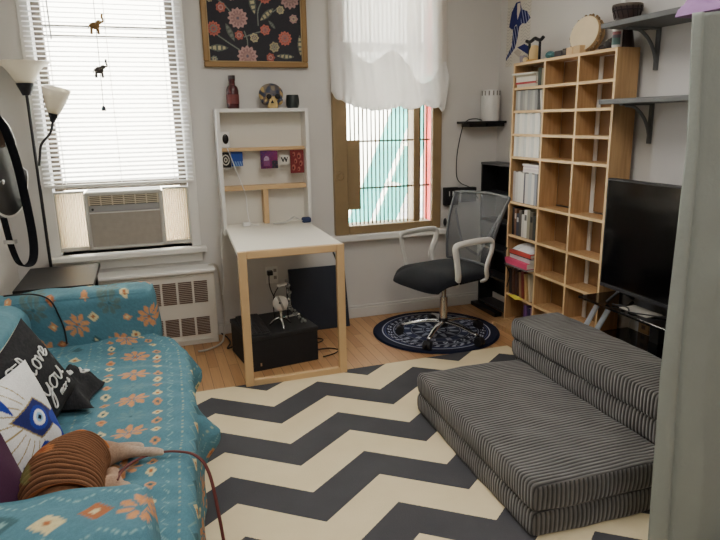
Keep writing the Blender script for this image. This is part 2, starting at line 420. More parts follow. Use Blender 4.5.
f = MB(); f.cyl((2.47, 5.62, -.6), (2.47, 5.62, 1.72), .035); part(f, 'post', teal_m, fe)
f = MB(); f.cyl((2.675, 5.7, -2), (2.675, 5.7, 4), .05); o = f.build('drain_pipe', mat('red pipe', (186,34,30), .5), smooth=40); tag(o, 'red vertical drain pipe outside the right window', 'pipe')

# ------------------------------------------------------------------ blinds
bl = thing('venetian_blind', 'white horizontal slat blind lowered over the left window', 'blind', (-.16, W-.035, 1.04))
slat_m = mat('blind slat', (240,240,238), .5, noise=.02, trans=.45)
f = MB(); z = 1.075; bx0, bx1 = -.59, .262
while z < 2.5:
    a = R(24); c_, s_ = .0125*math.cos(a), .0125*math.sin(a)
    f._add([(bx0, W-.035-c_, z-s_), (bx1, W-.035-c_, z-s_), (bx1, W-.035+c_, z+s_), (bx0, W-.035+c_, z+s_)], [(0,1,2,3)])
    z += .0262
part(f, 'slats', slat_m, bl)
f = MB(); f.box((bx0, W-.048, 1.038), (bx1, W-.022, 1.056)); part(f, 'bottom_rail', white_m, bl, bevel=.003)
f = MB(); f.box((bx0, W-.055, 2.5), (bx1, W-.02, 2.54)); part(f, 'headrail', white_m, bl)
f = MB()
for x in (-.47, -.16, .15):
    for dy in (-.014, .014): f.tube([(x, W-.035+dy, 1.05), (x, W-.035+dy, 2.5)], .0012, 4)
part(f, 'ladder_cord', white_m, bl)
f = MB(); f.tube([(-.45, W-.06, 2.5), (-.448, W-.06, 1.87)], .004, 6); part(f, 'tilt_wand', mat('clear wand', (150,150,150), .3), bl)

# elephants on a string
def elephant(f, c, s):
    x, y, z = c
    f.sphere((x, y, z), .026*s, 12, (1.25, .7, .9)); f.sphere((x+.03*s, y, z+.022*s), .016*s, 10)
    f.tube(catmull([(x+.04*s, y, z+.024*s), (x+.056*s, y, z+.03*s), (x+.05*s, y, z+.06*s), (x+.056*s, y, z+.075*s)], 4), [.007*s]*12+[.004*s], 6)
    for dx in (-.02, .018):
        for dy in (-.01, .01): f.cyl((x+dx*s, y+dy*s, z-.01*s), (x+dx*1.2*s, y+dy*s, z-.052*s), .0085*s, 8)
    f.sphere((x+.022*s, y-.016*s, z+.02*s), .014*s, 8, (.7, .3, 1))
    f.tube([(x-.03*s, y, z+.01*s), (x-.04*s, y, z-.02*s)], .003*s, 5)
el = thing('hanging_elephants', 'string of two small elephants and a bell hanging before the blind', 'hanging ornament', (-.207, 3.99, 1.49))
f = MB(); f.tube([(-.198, 3.99, 2.75), (-.207, 3.99, 1.95), (-.21, 3.99, 1.73), (-.214, 3.99, 1.5)], .0022, 5); part(f, 'string', darkmetal_m, el)
f = MB(); elephant(f, (-.214, 3.99, 1.945), .85); part(f, 'elephant', mat('tan felt', (140,106,62), .9, noise=.2, scale=80), el, smooth=True)
f = MB(); elephant(f, (-.216, 3.99, 1.705), .8); part(f, 'elephant', mat('grey felt', (78,70,66), .9, noise=.2, scale=80), el, smooth=True)
f = MB(); f.lathe([(.013, 0), (.012, .012), (.009, .025), (.004, .03), (0, .03)], (-.214, 3.99, 1.478), 14); part(f, 'bell', darkmetal_m, el, smooth=40)

# ------------------------------------------------------------------ air conditioner
ac = thing('air_conditioner', 'white window air conditioner on the sill below the blind', 'air conditioner', (-.16, 4.0, .657))
f = MB(); f.box((-.378, 4.02, .657), (.062, 4.36, 1.005)); f.box((-.385, 4.0, .657), (.068, 4.03, .675)); f.box((-.378, 4.0, .985), (.062, 4.03, 1.008)); f.box((-.385, 4.0, .657), (-.362, 4.03, 1.0)); f.box((.045, 4.0, .657), (.068, 4.03, 1.0))
part(f, 'housing', greyplas_m, ac, bevel=.006)
acg = mat('dusty grey plastic', (170,163,152), .7, noise=.15, scale=30)
f = MB()
for i in range(5): f.box((-.36, 4.003, .932+i*.011), (.043, 4.018, .937+i*.011))
for i in range(7): f.box((-.36+i*.0655, 4.001, .928), (-.352+i*.0655, 4.016, .984))
part(f, 'louvre', mat('cream plastic', (206,194,170), .6), ac)
f = MB(); f.box((-.36, 4.0195, .925), (.043, 4.0205, .985)); part(f, 'vent_back', mat('vent dark', (70,58,46), .8), ac)
f = MB(); f.box((-.36, 4.004, .888), (.043, 4.022, .926)); part(f, 'control_strip', mat('grey plastic', (150,150,150), .5), ac, bevel=.003)
f = MB(); f.lathe([(0, 0), (.007, 0), (.007, .008), (0, .008)], (-.34, 4.004, .905), 14, My); part(f, 'knob', darkmetal_m, ac)
f = MB(); f.box((-.36, 4.008, .675), (.043, 4.0195, .88))
for i in range(20): f.box((-.36, 4.0055, .68+i*.01), (.043, 4.008, .6835+i*.01))
part(f, 'intake_grille', acg, ac)
f = MB(); f.box((-.36, 4.002, .879), (.043, 4.012, .886)); part(f, 'trim_strip', white_m, ac)
acc = mat('accordion plastic', (238,224,200), .6, noise=.03, trans=.5)
for a, b_, nm in ((-.545, -.385, 0), (.068, .215, 1)):
    f = MB(); N = 22; zb, zt = .672, 1.0
    vs = []
    for i in range(N+1):
        x = a+(b_-a)*i/N; y = 4.085+(.008 if i % 2 else -.008); vs += [(x, y, zb), (x, y, zt)]
    f._add(vs, [(2*i, 2*i+2, 2*i+3, 2*i+1) for i in range(N)])
    p_ = part(f, 'accordion_panel', acc, ac)
    f = MB(); f.box((a, 4.06, .65), (b_, 4.11, zb)); f.box((a, 4.06, zt), (b_, 4.11, 1.012)); e = a-.012 if nm == 0 else b_
    f.box((e, 4.06, .65), (e+.012, 4.11, 1.012))
    part(f, 'panel_frame', greyplas_m, ac)

# ------------------------------------------------------------------ radiator cover
ra = thing('radiator_cover', 'cream metal radiator cover with slotted grilles under left window', 'radiator cover', (-.06, 4.0, 0))
f = MB(); f.box((-.50, 3.92, .0), (.335, W-.001, .475)); part(f, 'cabinet', offwhite_m, ra, bevel=.006)
f = MB(); f.box((-.52, 3.90, .475), (.345, W-.001, .502)); part(f, 'top', white_m, ra, bevel=.012, seg=3)
f = MB(); f.box((-.47, 3.914, .03), (.305, 3.921, .036)); f.box((-.47, 3.914, .462), (.305, 3.921, .468)); f.box((.300, 3.914, .03), (.306, 3.921, .465))
part(f, 'front_panel_edge', offwhite_m, ra)
slot_m = mat('grille slot', (112,90,78), .8)
for zt, nz_, zbot in ((.43, 12, .285), (.19, 11, .07)):
    for c_ in range(8):
        xa = .292-.096*(c_+1)+.008
        if xa < -.48: continue
        f = MB()
        for k in range(nz_):
            zz = zbot+(zt-zbot)*k/nz_
            f.box((xa, 3.9155, zz), (xa+.082, 3.9205, zz+(zt-zbot)/nz_*.55))
        part(f, 'grille', slot_m, ra)

# ------------------------------------------------------------------ floor lamp
la = thing('floor_lamp', 'black two-headed floor lamp with frosted shades beside left window', 'lamp', (-.60, 3.99, 0))
f = MB(); f.lathe([(0, 0), (.115, 0), (.12, .01), (.11, .025), (.02, .035), (0, .035)], (-.60, 3.95, 0), 28); part(f, 'base', darkmetal_m, la, smooth=40)
f = MB(); f.tube([(-.60, 3.95, .03), (-.60, 3.95, 1.59)], .009, 10); part(f, 'pole', black_m, la, smooth=40)
f = MB(); f.lathe([(.0, 0), (.022, 0), (.03, .02), (.045, .055), (.048, .065), (.0, .065)], (-.60, 3.95, 1.565), 20); part(f, 'lamp_holder', darkmetal_m, la, smooth=40)
shp = [(.045, 0), (.06, .02), (.08, .055), (.105, .085), (.15, .11), (.147, .113), (.1, .09), (.075, .058), (.055, .024), (.04, .005)]
f = MB(); f.lathe([(r_*.93, z_) for r_, z_ in shp], (-.60, 3.95, 1.63), 28); part(f, 'shade', glassw_m, la, smooth=True)
f = MB(); f.tube(catmull([(-.585, 3.94, 1.18), (-.575, 3.93, 1.23), (-.555, 3.91, 1.30), (-.50, 3.89, 1.36), (-.477, 3.88, 1.43)], 6), .007, 8); part(f, 'arm', black_m, la, smooth=True)
Mt = Matrix.Rotation(R(14), 4, 'Y') @ Matrix.Rotation(R(10), 4, 'X')
f = MB(); f.lathe([(0, 0), (.012, 0), (.03, .05), (.03, .055), (0, .055)], (-.48, 3.88, 1.42), 18, Mt); part(f, 'lamp_holder', darkmetal_m, la, smooth=40)
f = MB(); f.lathe([(.032, .052), (.045, .085), (.06, .13), (.074, .185), (.071, .185), (.056, .13), (.041, .085), (.028, .055)], (-.48, 3.88, 1.42), 24, Mt); part(f, 'shade', glassw_m, la, smooth=True)

# ------------------------------------------------------------------ guitar with strap
gu = thing('guitar', 'black guitar with pale edging and a hanging strap on the left wall', 'guitar', (-.77, 3.74, .98))
def gout(k=1.):
    pts = []
    for i in range(48):
        a = 2*PI*i/48; s_ = math.sin(a); c_ = math.cos(a)
        wv = .20 if s_ < 0 else .15
        wv = wv if s_ < -.2 else wv-.018*math.exp(-((s_-.15)/.3)**2)
        pts.append((3.72+c_*wv*k, 1.21+s_*.24*k))
    return pts
f = MB(); f.prism(gout(), lambda a, b, d: Vector((d, a, b)), -.728, -.662); part(f, 'body', black_m, gu, bevel=.004)
f = MB()
o_ = gout(1.0); i_ = gout(.955); N = len(o_); 
for d in (-.6615,):
    va = [f.bm.verts.new((d, a, b)) for a, b in o_]; vb = [f.bm.verts.new((d+.003, a, b)) for a, b in i_]
    for k in range(N): f.bm.faces.new((va[k], va[(k+1) % N], vb[(k+1) % N], vb[k]))
part(f, 'binding', mat('pearl binding', (205,203,196), .35), gu)
f = MB(); f.box((-.70, 3.692, 1.3), (-.655, 3.748, 2.02)); part(f, 'neck', mat('dark neck', (52,34,24), .5), gu, bevel=.004)
f = MB(); f.prism([(3.68, 2.0), (3.76, 2.0), (3.775, 2.18), (3.665, 2.18)], lambda a, b, d: Vector((d, a, b)), -.70, -.675); part(f, 'headstock', black_m, gu, bevel=.004)
f = MB(); f.lathe([(0, 0), (.012, 0), (.006, .012), (.011, .02), (0, .022)], (-.66, 3.66, 1.145), 12, Matrix.Rotation(R(90), 4, 'Y')); part(f, 'strap_button', chrome_m, gu, smooth=40)
f = MB()
sp = catmull([(-.652, 3.66, 1.47), (-.64, 3.72, 1.40), (-.63, 3.77, 1.25), (-.63, 3.81, 1.0), (-.63, 3.82, .84), (-.632, 3.80, .75), (-.635, 3.75, .725), (-.64, 3.69, .75), (-.648, 3.66, .84), (-.652, 3.64, .98)], 8)
f.tube(sp, .022, 8, flat=.13, upv=(0,1,0)); st = part(f, 'strap', blackfab_m, gu, smooth=True)
f = MB(); f.box((-.672, 3.642, .855), (-.620, 3.668, .873)); b = f.build('buckle', chrome_m, None); b.data.transform(Matrix.Translation(-Vector(gu.location))); b.parent = st

f = MB(); f.tube([(.09, -.02, 1.07), (-.022, -.061, 1.07)], .012, 8); f.build('wall_hook', black_m, gu)
gu.rotation_euler = (0,0,R(-20)); gu.location = (-.738, 3.37, .985)
# ------------------------------------------------------------------ side table
ta = thing('side_table', 'small black square side table behind the far sofa arm', 'table', (-.51, 3.64, 0))
tm = mat('black brown veneer', (24,21,22), .42, noise=.15, scale=20, spec=.25)
f = MB(); f.box((-.70, 3.36, .575), (-.325, 3.89, .60)); part(f, 'table_top', tm, ta, bevel=.003)
f = MB(); f.box((-.67, 3.40, .5), (-.355, 3.86, .575)); part(f, 'apron', tm, ta)
for x in (-.68, -.385):
    for y in (3.39, 3.83):
        f = MB(); f.box((x, y, 0), (x+.04, y+.04, .575)); part(f, 'leg', tm, ta, bevel=.003)

# ------------------------------------------------------------------ patterned fabric
TEAL = np.array((80,124,138))/255; ORG = np.array((196,138,94))/255; CRM = np.array((206,192,146))/255; DTL = np.array((62,96,104))/255; PALE = np.array((126,160,160))/255; RUST = np.array((162,100,64))/255
def fabric(s, t):
    """woven motif; s across the bands, t along them (metres)"""
    s = np.asarray(s); t = np.asarray(t); col = np.ones(s.shape+(3,))*TEAL
    sp_ = .46; ss = (s+sp_/2) % sp_-sp_/2
    def put(mask, c): col[mask] = c
    def diamonds(sc, per, h, ca, cb, off=0.):
        tt = (t+off) % per-per/2; idx = np.floor((t+off)/per).astype(int)
        d = np.abs(ss-sc)/(h*.8)+np.abs(tt)/h
        for k, c in ((0, ca), (1, cb)):
            put((d < 1) & (idx % 2 == k), c); put((d < .45) & (idx % 2 == k), RUST if k == 0 else DTL)
    def star(sc, per, off, rad, c, inner):
        tt = (t+off) % per-per/2; r = np.hypot(ss-sc, tt)/rad; a = np.arctan2(tt, ss-sc)
        lobe = np.abs((a*8/(2*PI)+.5) % 1-.5)*2
        put((r < 1) & (r > .16) & (lobe < .78*np.sin(PI*np.clip((r-.08)/.95, 0, 1))**.8), c)
        put(r < .12, inner)
    def zig(sc, per, amp, wd, c):
        z = np.abs(((t/per) % 1)-.5)*2*amp
        put(np.abs(ss-sc-z+amp/2) < wd, c)
    zig(.125, .05, .022, .0016, PALE); zig(-.135, .05, .022, .0016, PALE)
    zig(.205, .09, .03, .0025, PALE*.9)
    CR2 = CRM*.5+TEAL*.5
    dots = (np.abs(ss-.165) < .003) & ((t % .024) < .008); put(dots, CR2); put((np.abs(ss+.175) < .003) & ((t % .024) < .008), CR2)
    diamonds(.083, .068, .023, CRM, ORG); diamonds(-.088, .068, .023, ORG, CRM, .03)
    diamonds(.23, .12, .03, CRM, DTL); diamonds(-.23, .12, .03, CRM, DTL)
    star(0, .23, 0, .056, ORG, RUST); star(0, .23, .115, .046, TEAL*.6+PALE*.35, DTL)
    return col*(.96+.08*rng.random(s.shape+(1,)))
def fabric_big(s, t):
    """larger scattered motif on the loose ends of the throw"""
    s = np.asarray(s); t = np.asarray(t); col = np.ones(s.shape+(3,))*TEAL
    def star(cs, ct, rad, c, inner):
        r = np.hypot(s-cs, t-ct)/rad; a = np.arctan2(t-ct, s-cs); lobe = np.abs((a*8/(2*PI)+.3) % 1-.5)*2
        m = (r < 1) & (r > .18) & (lobe < .8*np.sin(PI*np.clip((r-.08)/.95, 0, 1))**.8); col[m] = c; col[r < .13] = inner
    def dia(cs, ct, h, c, ci):
        d = np.abs(s-cs)/h+np.abs(t-ct)/h; col[d < 1] = c; col[d < .42] = ci
    for i in range(-6, 8):
        for j in range(-4, 5):
            cs, ct = i*.155, j*.19+(i % 2)*.085
            star(cs, ct, .054, ORG if (i+j) % 2 == 0 else PALE*.7, RUST if (i+j) % 2 == 0 else DTL)
            dia(cs+.075, ct+.03, .022, CRM if i % 3 else RUST, RUST if i % 3 else ORG)
            dia(cs+.06, ct-.075, .02, ORG if (i+j) % 2 else DTL, CRM)
    z = np.abs(((s/.06) % 1)-.5)*.03; m = np.abs(t-.21-z) < .003; col[m] = PALE
    return col*(.96+.08*rng.random(s.shape+(1,)))
def fabric_arm(s, t):
    s = np.asarray(s); t = np.asarray(t); col = np.ones(s.shape+(3,))*TEAL
    k = np.floor(s/.082).astype(int); ds = s-(k+.5)*.082; dt = t-.012*((k % 2)*2-1)
    d = np.abs(ds)+np.abs(dt)
    for i, (c, ci) in enumerate(((CRM, RUST), (DTL, PALE), (CRM, RUST), (RUST, CRM))):
        m = (k % 4 == i); col[m & (d < .033)] = c; col[m & (d < .012)] = ci
    for tz in (-.07, .07):
        z = np.abs(((s/.10) % 1)-.5)*.06; m = (np.abs(t-tz-z+.015) < .003) & (((s % .011) < .006)); col[m] = PALE*1.05
    for cs in (.375, -.36):
        r = np.hypot(s-cs, t-.0)/.048; a = np.arctan2(t, s-cs); lobe = np.abs((a*8/(2*PI)+.3) % 1-.5)*2
        col[r < 1.1] = TEAL; col[(r < 1) & (r > .16) & (lobe < .75*np.sin(PI*np.clip((r-.08)/.95, 0, 1))**.8)] = ORG
    return col*(.96+.08*rng.random(s.shape+(1,)))
fab_m = vmat('teal woven throw', .85, .25, 350)

# ------------------------------------------------------------------ sofa
so = thing('sofa', 'two-seat sofa covered in teal fabric with orange star motifs', 'sofa', (-.35, 2.1, 0))
SL = np.array(so.location)
f = MB(); f.box((-.74, 1.12, .07), (-.04, 3.1, .30)); part(f, 'base', mat('sofa base teal', (44,86,94), .9), so, bevel=.01)
for x in (-.70, -.12):
    for y in (1.16, 3.02):
        f = MB(); f.box((x, y, 0), (x+.05, y+.05, .07)); part(f, 'leg', tm, so)
def soft_part(name, lo, hi, r, step, colf, m, root, inflate=0., wr=0.):
    P, N, F = softbox(lo, hi, r, step, inflate)
    if wr:
        ph = rng.random(6)*6
        d = (np.sin(P[:, 0]*23+ph[0]+3*np.sin(P[:, 1]*7))*np.sin(P[:, 2]*17+ph[1]+2*np.sin(P[:, 0]*9))+.6*np.sin(P[:, 1]*41+ph[2]+P[:, 0]*20))*wr
        P = P+N*d[:, None]
    return np_mesh2(name, P-np.array(root.location), F, colf(P, N) if colf else None, m, root)
soft_part('seat_cushion', (-.60, 1.30, .28), (.0, 2.92, .425), .05, .03, lambda P, N: fabric(P[:, 0]+.14, P[:, 1]), fab_m, so)
soft_part('backrest', (-.78, 1.10, .28), (-.55, 2.96, .655), .09, .014, lambda P, N: fabric_big(P[:, 1], P[:, 2]+P[:, 0]-.3), fab_m, so, .01, .004)
soft_part('armrest', (-.73, 2.915, .1), (-.025, 3.11, .655), .045, .0065, lambda P, N: fabric_big(P[:, 0]*1+P[:, 2]*.15-.02, P[:, 2]-P[:, 1]*.6+1.22), fab_m, so, .012, .004)
soft_part('armrest', (-.73, 1.06, .1), (-.06, 1.30, .655), .045, .0065, lambda P, N: fabric_arm(P[:, 0]+.45, np.minimum(P[:, 2], .655)-.655+P[:, 1]-1.175), fab_m, so, .012, .004)
# throw over the seat
ny, ns = 330, 200
yv = np.linspace(1.29, 2.925, ny)
prof = []                                   # (x, z, s) along the cross-section
for x in np.linspace(-.56, .02, 110): prof.append((x, .437))
for a in np.linspace(PI/2, 0, 24)[1:]: prof.append((.02+.05*math.cos(a), .387+.05*math.sin(a)))
for z in np.linspace(.387, .06, ns-len(prof)+1)[1:]: prof.append((.07, z))
prof = np.array(prof); sl = np.concatenate([[0], np.cumsum(np.hypot(np.diff(prof[:, 0]), np.diff(prof[:, 1])))])-.42
Yg, Sg = np.meshgrid(yv, sl, indexing='ij'); X = np.broadcast_to(prof[:, 0], Yg.shape).copy(); Z = np.broadcast_to(prof[:, 1], Yg.shape).copy()
top = np.clip((Z-.40)/.037, 0, 1); drp = np.clip((.40-Z)/.34, 0, 1)
edge = np.interp(Yg, [1.29, 1.5, 1.7, 1.9, 2.1, 2.4, 2.68, 2.8, 2.925], [-.045, -.03, -.02, -.0, .015, .025, .025, -.01, -.09])
X += np.clip((X+.3)/.35, 0, 1)*edge
fold = np.sin(Yg*19+1.2*np.sin(Yg*7))*.5+np.sin(Yg*43+2)*.25
flap = np.exp(-((Yg-2.09)/.06)**2)*.075+np.exp(-((Yg-2.69)/.05)**2)*.05
X += drp*(.0+.014*fold)+np.clip(drp*4, 0, 1)*np.exp(-(np.clip(.29-Z, 0, 1)/.07)**2)*flap
Z += top*(.0035*np.sin(Yg*60+X*14+2*np.sin(X*9+Yg*5))+.004*np.sin(Yg*23-X*17)+.006*np.sin(Yg*9+X*5))+.004
Z -= top*.012*np.exp(-((Yg-1.65)/.2)**2)*np.exp(-((X+.3)/.2)**2)
P = np.stack([X, Yg, Z], -1).reshape(-1, 3)
colr = fabric(Sg.ravel(), Yg.ravel())
th = np_mesh('sofa_throw', P, gridF(ny, ns), colr, fab_m, None, True, (-.2, 2.1, .44))
tag(th, 'teal throw with bands of orange stars spread over the sofa seat and front', 'throw')
md = th.modifiers.new('solid', 'SOLIDIFY'); md.thickness = .004; md.offset = 1

# ------------------------------------------------------------------ pillows
def pillow(name, root, Cc, right, up, w, h, t, colf, m, n=70, backc=None, pinch=.09):
    right = np.array(right, float); right /= np.linalg.norm(right); up = np.array(up, float); up -= right*np.dot(up, right); up /= np.linalg.norm(up)
    nrm = np.cross(right, up)
    u = np.linspace(-1, 1, n); U, V = np.meshgrid(u, u, indexing='ij')
    def surf(U, V, sgn):
        th = t/2*np.clip((1-np.abs(U)**2.4), 0, 1)**.55*np.clip((1-np.abs(V)**2.4), 0, 1)**.55
        th = th*(1+.04*np.sin(U*7+V*4))
        a = U*(1-pinch*(1-V**2)) ; b = V*(1-pinch*(1-U**2))
        return np.array(Cc)+a[..., None]*right*w/2+b[..., None]*up*h/2+(sgn*th)[..., None]*nrm
    Pf = surf(U, V, 1.).reshape(-1, 3); Pb = surf(U, V, -1.).reshape(-1, 3)
    cf = colf(U, V).reshape(-1, 3); cb = np.ones_like(cf)*(np.array(backc)/255 if backc else cf.mean(0))
    F = np.vstack([gridF(n, n, 0), gridF(n, n, n*n, True)])
    o = np_mesh(name, np.vstack([Pf, Pb])-np.array(root.location), F, np.vstack([cf, cb]), m, root)
    return o, surf
pil_m = vmat('cushion cotton', .9, .2, 300)
# black lettered cushion
pb = thing('throw_pillow', 'charcoal cushion with white script lettering against the sofa back, nearest the far arm', 'pillow', (-.38, 2.3, .45))
def charcoal(U, V): return np.ones(U.shape+(3,))*np.array((46,46,48))/255*(1+.25*(rng.random(U.shape+(1,))-.5))
cov, surf = pillow('cover', pb, (-.415, 2.045, .61), (.25, .85, .27), (-.43, -.24, .82), .32, .31, .11, charcoal, pil_m, backc=(206,200,186))
def stroke(f, pts, sc, ox, oy, r=.004, k=6, lift=.003):
    q = catmull([(ox+x*sc, oy+y*sc, 0) for x, y in pts], k); out = []
    for p in q:
        P = surf(np.array([p.x]), np.array([p.y]), 1.)[0]; nn = surf(np.array([p.x]), np.array([p.y]), 1.)[0]-surf(np.array([p.x]), np.array([p.y]), -1.)[0]; nn /= max(1e-6, np.linalg.norm(nn))
        out.append(Vector((P+nn*lift-np.array(pb.location)).tolist()))
    f.tube(out, r, 5)
G = {
 'I': [[(0,.0),(.1,-.06),(.25,.1),(.3,.6),(.35,1.0),(.15,1.05),(.0,.85)], [(.2,1.05),(.6,1.0)]],
 'l': [[(0,.1),(.2,.5),(.3,.95),(.2,1.05),(.12,.8),(.14,.2),(.24,0),(.4,.12)]],
 'o': [[(.2,.5),(.05,.35),(.08,.08),(.25,.02),(.38,.2),(.35,.42),(.2,.5),(.45,.42)]],
 'v': [[(0,.42),(.1,.45),(.18,.05),(.36,.4),(.5,.42)]],
 'e': [[(0,.15),(.25,.22),(.32,.4),(.2,.5),(.08,.3),(.12,.05),(.3,.02),(.48,.18)]],
 'y': [[(0,.42),(.06,.2),(.18,.08),(.34,.25),(.4,.5)], [(.4,.5),(.36,-.1),(.25,-.5),(.1,-.45),(.2,-.1),(.5,.15)]],
 'u': [[(0,.45),(.05,.12),(.18,.02),(.34,.2),(.4,.48)], [(.4,.48),(.42,.1),(.55,.08)]],
 'm': [[(0,.45),(.04,0)], [(.03,.3),(.15,.48),(.22,.3),(.22,0)], [(.22,.3),(.34,.48),(.42,.3),(.44,.02),(.52,.08)]],
 's': [[(.3,.45),(.12,.48),(.08,.3),(.28,.2),(.25,.02),(.02,.05)]],
 'r': [[(0,.42),(.04,0)], [(.04,.25),(.15,.45),(.28,.4)]],
}
f = MB()
def word(w_, ox, oy, sc, gap, r):
    for ch in w_:
        if ch == ' ': ox += sc*.45; continue
        for s_ in G[ch]: stroke(f, s_, sc, ox, oy, r)
        ox += sc*gap
word('I', -.62, .12, .60, .5, .003); word('love', -.26, .25, .50, .46, .003); word('you', -.32, -.36, .60, .5, .003); word('more', .14, -.64, .26, .5, .002)
lt = f.build('lettering', mat('white print', (224,224,220), .8), pb, smooth=True)
# floppy corner of the cover with letters
nx_, ny_ = 60, 60
U, V = np.meshgrid(np.linspace(0, 1, nx_), np.linspace(0, 1, ny_), indexing='ij')
cx = -.40+.15*U-.02*np.sin(V*5); cy = 2.16+.23*V-.03*U; cz = .458+.10*np.sin(PI*np.clip(U*1.02, 0, 1))**.7*np.sin(PI*np.clip(V, 0, 1))**.6+.013*np.sin(U*17+V*9)*np.sin(PI*U)*np.sin(PI*V)+.009*np.sin(V*23-U*8)*np.sin(PI*U)*np.sin(PI*V)
P = np.stack([cx, cy, cz], -1).reshape(-1, 3)-np.array(pb.location)
o = np_mesh('loose_corner', P, gridF(nx_, ny_), charcoal(U, V).reshape(-1, 3), pil_m, pb)
o['label'] = 'crumpled black corner with white letters'
old_surf = surf
def surf(U, V, sgn):
    u = (U+1)/2; v = (V+1)/2
    i = np.clip((u*(nx_-1)).round().astype(int), 0, nx_-1); j = np.clip((v*(ny_-1)).round().astype(int), 0, ny_-1)
    P_ = (P.reshape(nx_, ny_, 3)[i, j]+np.array(pb.location)); P_ = P_.copy(); P_[..., 2] += (0 if sgn > 0 else -.01); return P_
f = MB()
word('us', -.1, -.35, .5, .5, .0042)
for hx, hy in ((-.45, .35), (.25, .4)):
    stroke(f, [(0,0),(-.5,.5),(-.4,.9),(0,.7),(.4,.9),(.5,.5),(0,0)], .34, hx, hy, .004)
f.build('lettering', mat('white print', (224,224,220)), pb, smooth=True)

# eye cushion
pe = thing('throw_pillow', 'white cushion with a large blue eye and gold lashes on the sofa', 'pillow', (-.36, 1.88, .45))
def eye(U, V):
    col = np.ones(U.shape+(3,))*np.array((222,222,220))/255
    BL = np.array((38,58,150))/255; NV = np.array((40,46,104))/255; LB = np.array((150,190,225))/255; GD = np.array((150,132,84))/255
    cu, cv = .22, .02
    du, dv = U-cu, V-cv; r = np.hypot(du, dv); a = np.arctan2(dv, du)
    for k in range(11):
        a0 = R(100+k*16); dd = np.abs((a-a0+PI) % (2*PI)-PI)*r; m = (dd < .012) & (r > .46) & (r < .95); col[m] = GD
    lid = (np.abs(dv*.9+du*.35)+np.abs(du*.95-dv*.3)*.62 < .42) | (r < .36); col[lid] = GD
    lid2 = (np.abs(dv*.9+du*.35)+np.abs(du*.95-dv*.3)*.62 < .385) | (r < .335); col[lid2] = NV
    col[r < .25] = BL; col[r < .165] = (.92, .93, .95); col[r < .10] = LB; col[r < .05] = (.08, .08, .12)
    b1 = V > .58+.14*np.sin(U*7+1)+.3*np.clip(-U, -1, 1)*-.6; col[(U < -.25) & (V > .45+.16*np.sin(U*9)-.3*(U+.25))] = BL
    col[(V < -.62+.14*np.sin(U*8+.6)) & (U > -.5)] = BL
    col[(U > .62+.12*np.sin(V*8)) & (V < -.05)] = BL
    col[(U < -.72+.1*np.sin(V*9))] = BL*.8
    return col*(.97+.06*rng.random(U.shape+(1,)))
pillow('cover', pe, (-.425, 1.785, .58), (.37, .93, -.02), (-.34, .05, .93), .36, .30, .13, eye, pil_m, n=110, backc=(38,58,150))
pp = thing('throw_pillow', 'plain dark purple cushion beside the dog, nearest the near sofa arm', 'pillow', (-.4, 1.5, .45))
pillow('cover', pp, (-.445, 1.455, .60), (.25, .95, .0), (-.33, .0, .94), .32, .38, .14, lambda U, V: np.ones(U.shape+(3,))*np.array((70,38,62))/255, vmat('purple cotton', .9, .2, 250), backc=(70,38,62))
# black cord over the far arm
f = MB(); f.tube(catmull([(-.66, 3.0, .668), (-.58, 2.97, .676), (-.51, 2.94, .672), (-.46, 2.905, .648), (-.435, 2.895, .58), (-.42, 2.885, .52), (-.415, 2.87, .455)], 6), .004, 6)
o = f.build('power_cord', black_m, smooth=True); tag(o, 'thin black cord hanging over the far sofa arm', 'cord')

# ------------------------------------------------------------------ dog
def loft(spine, radii, n=20, sq=1.0):
    f = MB(); f.tube(spine, radii, n); return f
def remesh(name, mb, m, parent, vox=.006, sm=6):
    o = mb.build('tmp_'+name, m)
    md = o.modifiers.new('r', 'REMESH'); md.mode = 'VOXEL'; md.voxel_size = vox; md.use_smooth_shade = True
    ms = o.modifiers.new('s', 'SMOOTH'); ms.factor = .5; ms.iterations = sm
    dg = bpy.context.evaluated_depsgraph_get(); me = bpy.data.meshes.new_from_object(o.evaluated_get(dg))
    old = o.data; bpy.data.objects.remove(o); bpy.data.meshes.remove(old)
    me.materials.clear(); me.materials.append(m)
    q = bpy.data.objects.new(name, me); C.objects.link(q)
    if parent: q.data.transform(Matrix.Translation(-Vector(parent.location))); q.parent = parent
    return q
dg_ = thing('dog', 'fawn dog in a brown ribbed sweater asleep on the sofa by the near arm', 'dog', (-.27, 1.66, .44))
zt = .445
trunk = catmull([(-.255, 1.345, .515), (-.265, 1.41, .52), (-.275, 1.49, .528), (-.275, 1.57, .528), (-.268, 1.64, .52), (-.25, 1.70, .51), (-.24, 1.735, .505)], 6)
def lerpR(rs, n):
    return [float(np.interp(i/(n-1), np.linspace(0, 1, len(rs)), rs)) for i in range(n)]
tr = lerpR([.055, .07, .084, .082, .074, .064, .03], len(trunk))
fur = vmat('short fawn fur', .9, .3, 500)
f = MB(); f.tube(trunk, tr, 20)
# neck and head curled towards the near arm, chin on the seat
nk = catmull([(-.262, 1.42, .52), (-.24, 1.365, .515), (-.20, 1.345, .505)], 5); f.tube(nk, lerpR([.07, .06, .05], len(nk)), 16)
f.sphere((-.185, 1.345, .503), .05, 16, (1.1, 1, .95)); hd = catmull([(-.17, 1.345, .497), (-.12, 1.352, .482), (-.085, 1.357, .475)], 4); f.tube(hd, lerpR([.036, .026, .02], len(hd)), 14); f.sphere((-.085, 1.357, .475), .02, 12)
for dy in (-.03, .03): f.tube([(-.205, 1.345+dy, .535), (-.215, 1.345+dy*1.5, .555), (-.205, 1.345+dy*2.0, .535)], [.02, .017, .006], 10)
